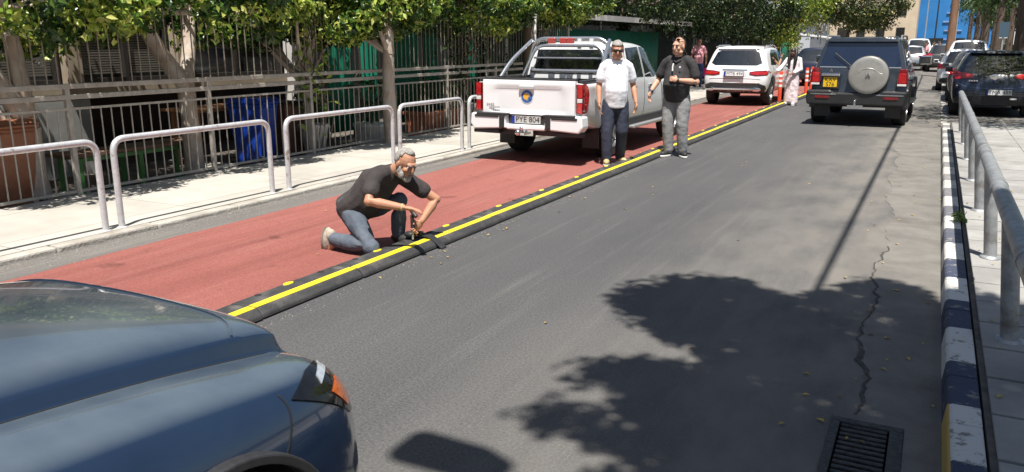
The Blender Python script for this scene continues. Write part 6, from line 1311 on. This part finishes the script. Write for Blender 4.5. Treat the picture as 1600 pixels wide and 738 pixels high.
M_wtee = mat('white_tshirt', (.72, .74, .80), (.80, .81, .85), 5, .85, bump=.9, bscale=7); M_navyt = mat('navy_work_trousers', (.022, .028, .05), (.04, .048, .08), 6, .85, bump=.9, bscale=8); M_ypale = mat('worn_shoe', (.35, .28, .12), (.5, .42, .22), 12, .8)
M_polo = mat('black_polo', (.022, .020, .022), (.036, .033, .036), 6, .85, bump=.9, bscale=7); M_greyt = mat('grey_trousers', (.21, .21, .215), (.30, .30, .305), 5, .85, bump=.9, bscale=8); M_sole = mat('white_sole', (.65, .65, .64), None, rough=.6); M_bshoe = mat('black_shoe', (.018, .018, .02), (.03, .03, .03), 20, .6)
std = dict(pelvis=(0, 0, .90), chest=(0, .0, 1.27), neck=(0, .0, 1.46), head=(0, .035, 1.605), face=(0, 1, -.05), shR=(.185, -.01, 1.385), shL=(-.185, -.01, 1.385), hipR=(.09, 0, .88), hipL=(-.09, 0, .88))
# man in white t-shirt
J = dict(std, face=(.1, 1, -.22), elR=(.235, -.03, 1.12), wrR=(.245, .10, .885), elL=(-.255, -.06, 1.12), wrL=(-.28, .07, .89), knR=(.115, .05, .48), anR=(.11, .03, .09), toR=(.13, .16, .0), knL=(-.10, .02, .48), anL=(-.115, -.16, .09), toL=(-.16, -.03, .0))
pm_, _ = person((-3.98, 10.8, .006), R(-150), 'man in white t-shirt and navy trousers standing beside the pickup, wearing sunglasses', J, SKIN['tan'], M_wtee, M_navyt, M_ypale, M_sole, .62, .03, None, M_hairg, 'short', None, 'worn', hands={'R': ((-.05, .15, -1), (-1, .2, 0), (0, 1, 0), .45), 'L': ((.05, .15, -1), (1, .2, 0), (0, 1, 0), .45)}, shirt_len=.16, wide=.95, legw=1.08, headsc=1.06)
# man in black polo
J = dict(std, head=(0, .04, 1.655), neck=(0, .0, 1.50), chest=(0, -.01, 1.30), pelvis=(0, 0, .92), shR=(.205, -.01, 1.42), shL=(-.205, -.01, 1.42), face=(.2, .95, -.08), elR=(.31, .0, 1.16), wrR=(.36, .18, .98), elL=(-.30, .02, 1.14), wrL=(-.085, .24, 1.17), knR=(.11, .05, .49), anR=(.09, .02, .09), toR=(.12, .16, 0), hipR=(.10, 0, .9), hipL=(-.1, 0, .9), knL=(-.115, .04, .49), anL=(-.12, -.01, .09), toL=(-.2, .11, 0))
pp, Jp = person((-3.47, 12.1, .0), R(-183), 'stout man in black polo shirt and grey trousers talking beside the rubber divider', J, SKIN['fair'], M_polo, M_greyt, M_bshoe, M_sole, .68, .085, None, M_hairl, 'bald', None, 'raised', hands={'R': ((.1, .35, -1), (-1, .2, 0), (0, 1, .3), .55), 'L': ((1, .25, .2), (0, -1, -.2), (0, .2, 1), 1.1)}, shirt_len=.10, wide=1.06, build=1.1, legw=1.18, shoe_sc=1.1, headsc=1.08)
b = MB(); b.tube([Vector(Jp['wrL']) + Vector((-.012, -.003, -.002)), Vector(Jp['wrL']) + Vector((.014, .008, .002))], .038, 14); b.build('watch', M_black, pp, sm=50)
b = MB(); b.tube([Vector(Jp['wrR']) + Vector((-.008, -.02, .02)), Vector(Jp['wrR']) + Vector((0, 0, 0))], .036, 14); b.build('wristband', M_black, pp, sm=50)
b = MB(); b.tube([(.02, .175, 1.41), (.025, .19, 1.36), (.02, .20, 1.30)], .012, 8); b.build('hanging_glasses', M_clear, pp, sm=50)
b = MB(); b.box((-.085, .178, 1.36), (.024, .01, .024)); b.build('shirt_badge', M_white, pp)
b = MB(); b.tube([(.07, .02, 1.475), (.05, .085, 1.455), (.0, .11, 1.42), (-.05, .085, 1.455), (-.07, .02, 1.475)], .016, 8); b.build('collar', M_polo, pp, sm=60)
# kneeling man (world coordinates about his own base)
B = Vector((-4.1, 5.3, .006)); W3 = lambda x, y, z: Vector((x, y, z)) - B
J = dict(pelvis=W3(-4.30, 5.31, .345), chest=W3(-4.07, 5.37, .575), neck=W3(-3.93, 5.41, .675), head=W3(-3.815, 5.42, .745), face=(.86, -.28, -.42), up=(.35, -.05, 1), fwd=Vector((.55, -.12, -.6)).normalized(),
         shR=W3(-3.99, 5.22, .655), elR=W3(-3.94, 5.07, .475), wrR=W3(-3.70, 5.20, .425), shL=W3(-3.95, 5.57, .60), elL=W3(-3.72, 5.72, .40), wrL=W3(-3.765, 5.56, .235),
         hipR=W3(-4.25, 5.22, .32), knR=W3(-3.95, 5.09, .085), anR=W3(-4.37, 5.13, .10), toR=W3(-4.46, 5.14, .0), hipL=W3(-4.24, 5.42, .32), knL=W3(-3.97, 5.53, .40), anL=W3(-4.03, 5.58, .09), toL=W3(-3.9, 5.56, .0))
M_btee = mat('black_tshirt', (.030, .025, .025), (.048, .041, .040), 6, .9, bump=.9, bscale=9); M_jean = mat('dusty_blue_jeans', (.055, .07, .095), (.10, .12, .15), 5, .9, bump=.9, bscale=11); M_boot = mat('dusty_beige_boot', (.30, .25, .20), (.42, .37, .31), 14, .9, bump=.3)
kp, Jk = person(tuple(B), 0, 'kneeling grey bearded man in black t-shirt working on the rubber divider', J, SKIN['tan'], M_btee, M_jean, None, None, .6, .03, None, M_hairg, 'balding', M_beard, None, .0075, hands={'R': ((1, .25, -.1), (0, -.2, -1), (.2, 1, 0), .35), 'L': ((-.35, -.5, -.55), (.8, -.5, 0), (.3, -.2, 1), 1.3)}, shirt_len=.12, wide=1.0, build=1.0, legw=.93, foldt=.008)
# boots: rear one stands on its toes, front one flat
b = MB(); M_ = frame_((-.35, .02, -1), (-1, 0, .3)); c = W3(-4.44, 5.135, .085); b.sphere(c, (.047, .115, .045), 14, 8, frame_((.12, 0, 1), (-1, 0, .1))); b.sphere(W3(-4.405, 5.135, .13), (.045, .045, .055), 12, 8); bt_ = b.build('boot', M_boot, kp, sm=60)
b = MB(); b.sphere(W3(-4.478, 5.135, .085), (.046, .118, .014), 14, 8, frame_((.12, 0, 1), (-1, 0, .1))); b.build('sole', mat('boot_sole', (.20, .17, .14), (.3, .27, .23), 20, .9), bt_, sm=60)
b = MB(); c = W3(-3.985, 5.575, .05); b.sphere(c, (.046, .13, .048), 14, 8, frame_((1, -.1, 0))); b.sphere(W3(-4.03, 5.58, .085), (.044, .05, .06), 12, 8); b.build('boot', M_bshoe, kp, sm=60)
b = MB(); b.tube([Jk['wrR'] + Vector((-.012, -.006, .002)), Jk['wrR'] + Vector((0, 0, 0))], .031, 12); b.build('bracelet', M_ypale, kp, sm=50)
# hand tool, bolt and strap
o = empty('hand_tool', (-3.80, 5.47, .09), 'black and steel hammer like tool held upright by the kneeling man', 'tool'); b = MB(); b.tube([(0, 0, .0), (.0, .0, .24)], .0085, 8); b.build('shank', M_galv, o, sm=50); b = MB(); b.tube([(0, .0, .10), (0, 0, .21)], .016, 10); b.build('grip', M_black, o, sm=50); b = MB(); b.tube([(-.02, .0, .265), (.055, -.02, .205)], .018, 10); b.build('tool_head', M_black, o, sm=50)
b = MB()
pr_ = [(-3.985, .006), (-3.97, .05), (-3.89, .105), (-3.83, .11), (-3.71, .10), (-3.63, .05), (-3.58, .012)]
b.prism([(x, z) for x, z in pr_] + [(x, z - .012) for x, z in pr_[::-1]], 5.575, 5.655); q = b.build('rubber_strap', M_black, bevel=.004); tag(q, 'black rubber connector strap lying across the joint by the kneeling man', 'strap')
b = MB(); b.sphere((-3.86, 5.52, .115), (.06, .04, .03), 12, 8); b.box((-3.83, 5.58, .118), (.1, .05, .03)); q = b.build('cable_clamp', M_black, sm=40); tag(q, 'small black clamp on top of the divider under the tool', 'clamp')
# man in pink t-shirt, walking with a trolley bag
M_pink = mat('pink_tshirt', (.62, .28, .32), (.70, .34, .38), 5, .85, bump=.1); M_jeans = mat('blue_jeans', (.03, .06, .16), (.06, .10, .24), 6, .85)
J = dict(std, head=(0, .05, 1.68), neck=(0, 0, 1.53), chest=(0, 0, 1.33), pelvis=(0, 0, .95), shR=(.19, 0, 1.45), shL=(-.19, 0, 1.45), elR=(.27, -.05, 1.18), wrR=(.29, -.03, .92), elL=(-.27, -.03, 1.18), wrL=(-.28, .06, .94), knR=(.10, .06, .5), anR=(.09, .0, .09), toR=(.1, .13, 0), knL=(-.1, .0, .5), anL=(-.1, -.16, .09), toL=(-.12, -.03, 0))
person((-8.12, 31, PZ), R(-165), 'man in pink t-shirt and blue jeans walking on the shaded pavement', J, SKIN['tan'], M_pink, M_jeans, M_bshoe, M_black, .62, .05, None, M_hairl, 'crop', None, None, .012, {'R': ((0, .1, -1), (-1, 0, 0), (0, 1, 0), .7), 'L': ((0, .1, -1), (1, 0, 0), (0, 1, 0), .9)}, .12)
o = empty('trolley_bag', (-8.45, 31.15, PZ), 'black wheeled trolley bag pulled by the man in pink', 'bag'); b = MB(); b.box((0, 0, .33), (.32, .2, .48)); b.build('bag_body', M_black, o, bevel=.03); b = MB(); b.rtube([(-.1, .05, .5), (-.08, 0, .9), (.08, 0, .9), (.1, .05, .5)], .01, .03, 6, 4); b.build('handle', M_galv, o)
for s in (-1, 1): b = MB(); b.lathe([(0, -.02), (.05, -.02), (.05, .02), (0, .02)], (s * .13, .05, .05), 12, 'x'); b.build('wheel', M_rubber, o)
o = empty('shopping_bag', (-7.78, 30.9, .45), 'bright pink bag hanging from the hand of the man in pink', 'bag'); b = MB(); b.prism([(-.12, 0), (.12, 0), (.10, .32), (-.10, .32)], -.05, .05); b.build('bag_body', mat('magenta_bag', (.65, .03, .25), (.72, .05, .32), 5, .5), o, bevel=.02); b = MB(); b.rtube([(-.05, 0, .31), (-.04, 0, .48), (.04, 0, .48), (.05, 0, .31)], .007, .03, 6, 4); b.build('strap', mat('magenta_strap', (.5, .02, .2), None), o)
# bystander half hidden
J = dict(std); J.update(elR=(.25, 0, 1.1), wrR=(.2, .12, .95), elL=(-.25, 0, 1.1), wrL=(-.2, .12, .95), knR=(.1, .03, .48), anR=(.1, 0, .09), toR=(.1, .13, 0), knL=(-.1, .03, .48), anL=(-.1, 0, .09), toL=(-.1, .13, 0))
q, _ = person((-8.9, 31.4, PZ), R(-165), 'short dark clothed person standing in shade behind the polo shirt man', J, SKIN['fair'], M_polo, M_polo, M_bshoe, M_black, .9, 0, None, M_hairb, 'short', None, None, .013); q.scale = (.87, .87, .87)
# woman in pale pink with long black hair
M_robe = mat('pale_pink_cloth', (.66, .54, .58), (.75, .65, .68), 6, .85, bump=.15, bscale=14); M_robew = mat('white_pink_cloth', (.74, .68, .70), (.8, .76, .78), 6, .85)
J = dict(std, head=(0, .07, 1.44), neck=(0, .01, 1.31), chest=(0, 0, 1.15), pelvis=(0, -.02, .82), face=(.1, 1, -.45), shR=(.165, 0, 1.255), shL=(-.165, 0, 1.255), hipR=(.08, 0, .8), hipL=(-.08, 0, .8), elR=(.28, .1, 1.05), wrR=(.36, .26, .92), elL=(-.22, .02, .99), wrL=(-.06, .18, .88), knR=(.09, .03, .45), anR=(.10, 0, .09), toR=(.1, .13, 0), knL=(-.09, .04, .45), anL=(-.1, .05, .09), toL=(-.12, .18, 0))
wp, Jw = person((-3.55, 23.7, 0), R(-190), 'woman in pale pink robe with long black hair at the white suv\'s window', J, SKIN['dark'], M_robew, None, M_robew, M_sole, 1.75, .0, None, M_hairb, 'long', None, None, .011, {'R': ((.5, .6, -.3), (0, 0, -1), (0, 1, 0), .4), 'L': ((1, .5, -.2), (0, -.3, -1), (0, 1, 0), .6)}, .1, .82, .88, .92)
T = [([(0, 0, .95), (0, .0, .6), (0, .01, .12)], [.17, .19, .20], [.13, .14, .15], (0, 1, 0)), ([(-.09, .03, .8), (-.1, .05, .1)], [.1, .11], None, None), ([(.09, 0, .8), (.1, 0, .1)], [.1, .11], None, None)]; blob('long_skirt', T, [], .011, 3, M_robe, wp, .02, .09)
b = MB()
for s in (-1, 1): b.tube([(s * .06, .03, 1.52), (s * .085, .09, 1.40), (s * .085, .13, 1.22), (s * .07, .16, 1.0)], [.045, .055, .05, .025], 10)
b.tube([(0, -.05, 1.52), (0, -.06, 1.35), (0, -.12, 1.1), (0, -.12, .95)], [.08, .085, .09, .04], 12, True, [.05, .05, .04, .02], (0, 1, 0)); b.build('long_hair', M_hairb, wp, sm=80)
# driver of the white suv, arm out of the window
V_ = Vector; o = empty('person', (-4.40, 24.55, .35), 'driver of the white suv reaching a bare arm out of the window', 'person'); T = [([(-.1, 0, .2), (-.1, 0, .55), (-.1, .02, .72)], [.16, .17, .08], [.11, .12, .07], (0, 1, 0)), ([(-.1, .03, .72), (-.1, .04, .82)], [.05, .05], None, None), ([(.05, .0, .68), (.22, .05, .60), (.30, .02, .66), (.36, .06, .90)], [.055, .047, .042, .028], None, None), ([(-.27, 0, .66), (-.3, .15, .45), (-.1, .4, .55)], [.055, .045, .028], None, None)]; E = []
hand(T, E, (.36, .06, .90), (.1, .3, 1), (1, 0, 0), (0, -1, 0), .7); hand(T, E, (-.1, .4, .55), (.2, 1, 0), (0, 0, -1), (1, 0, 0), .9); head(o, (-.1, .06, .92), (0, 1, 0), (0, 0, 1), SKIN['fair'], M_hairl, 'short', None, None, T, E); blob('body', T, E, .008, 2, SKIN['fair'], o)
blob('shirt', [([(-.1, 0, .18), (-.1, 0, .55), (-.1, .02, .70)], [.18, .195, .09], [.13, .14, .08], (0, 1, 0)), ([(-.0, .0, .66), (.08, .02, .66)], [.075, .07], None, None), ([(-.2, 0, .66), (-.29, .07, .56)], [.075, .07], None, None)], [], .011, 3, M_robew, o, .015)
# far pedestrians
def far_person(x, y, top, bot, lb, rz=0, g='far off pedestrians'):
    J = dict(std); k = rnd.uniform(-.1, .1); J.update(elR=(.25, 0, 1.1), wrR=(.24, .12, .9), elL=(-.25, 0, 1.1), wrL=(-.24, .02, .88), knR=(.1, .06, .48), anR=(.1, .1 + k, .09), toR=(.1, .22 + k, 0), knL=(-.1, .03, .48), anL=(-.1, -.1, .09), toL=(-.1, .03, 0))
    return person((x, y, 0), rz, lb, J, SKIN['tan'], top, bot, M_bshoe, M_black, .6, 0, g, M_hairb, 'short', None, None, .022)
far_person(-.75, 61, M_pink, M_jeans, 'far pedestrian in pink crossing the road right of the silver saloon', R(80)); far_person(-.35, 63, M_black, M_navyt, 'far pedestrian in dark clothes crossing behind the pink one', R(90)); far_person(-.1, 69, M_wtee, M_greyt, 'far pedestrian in white near the parked cars', R(-80))
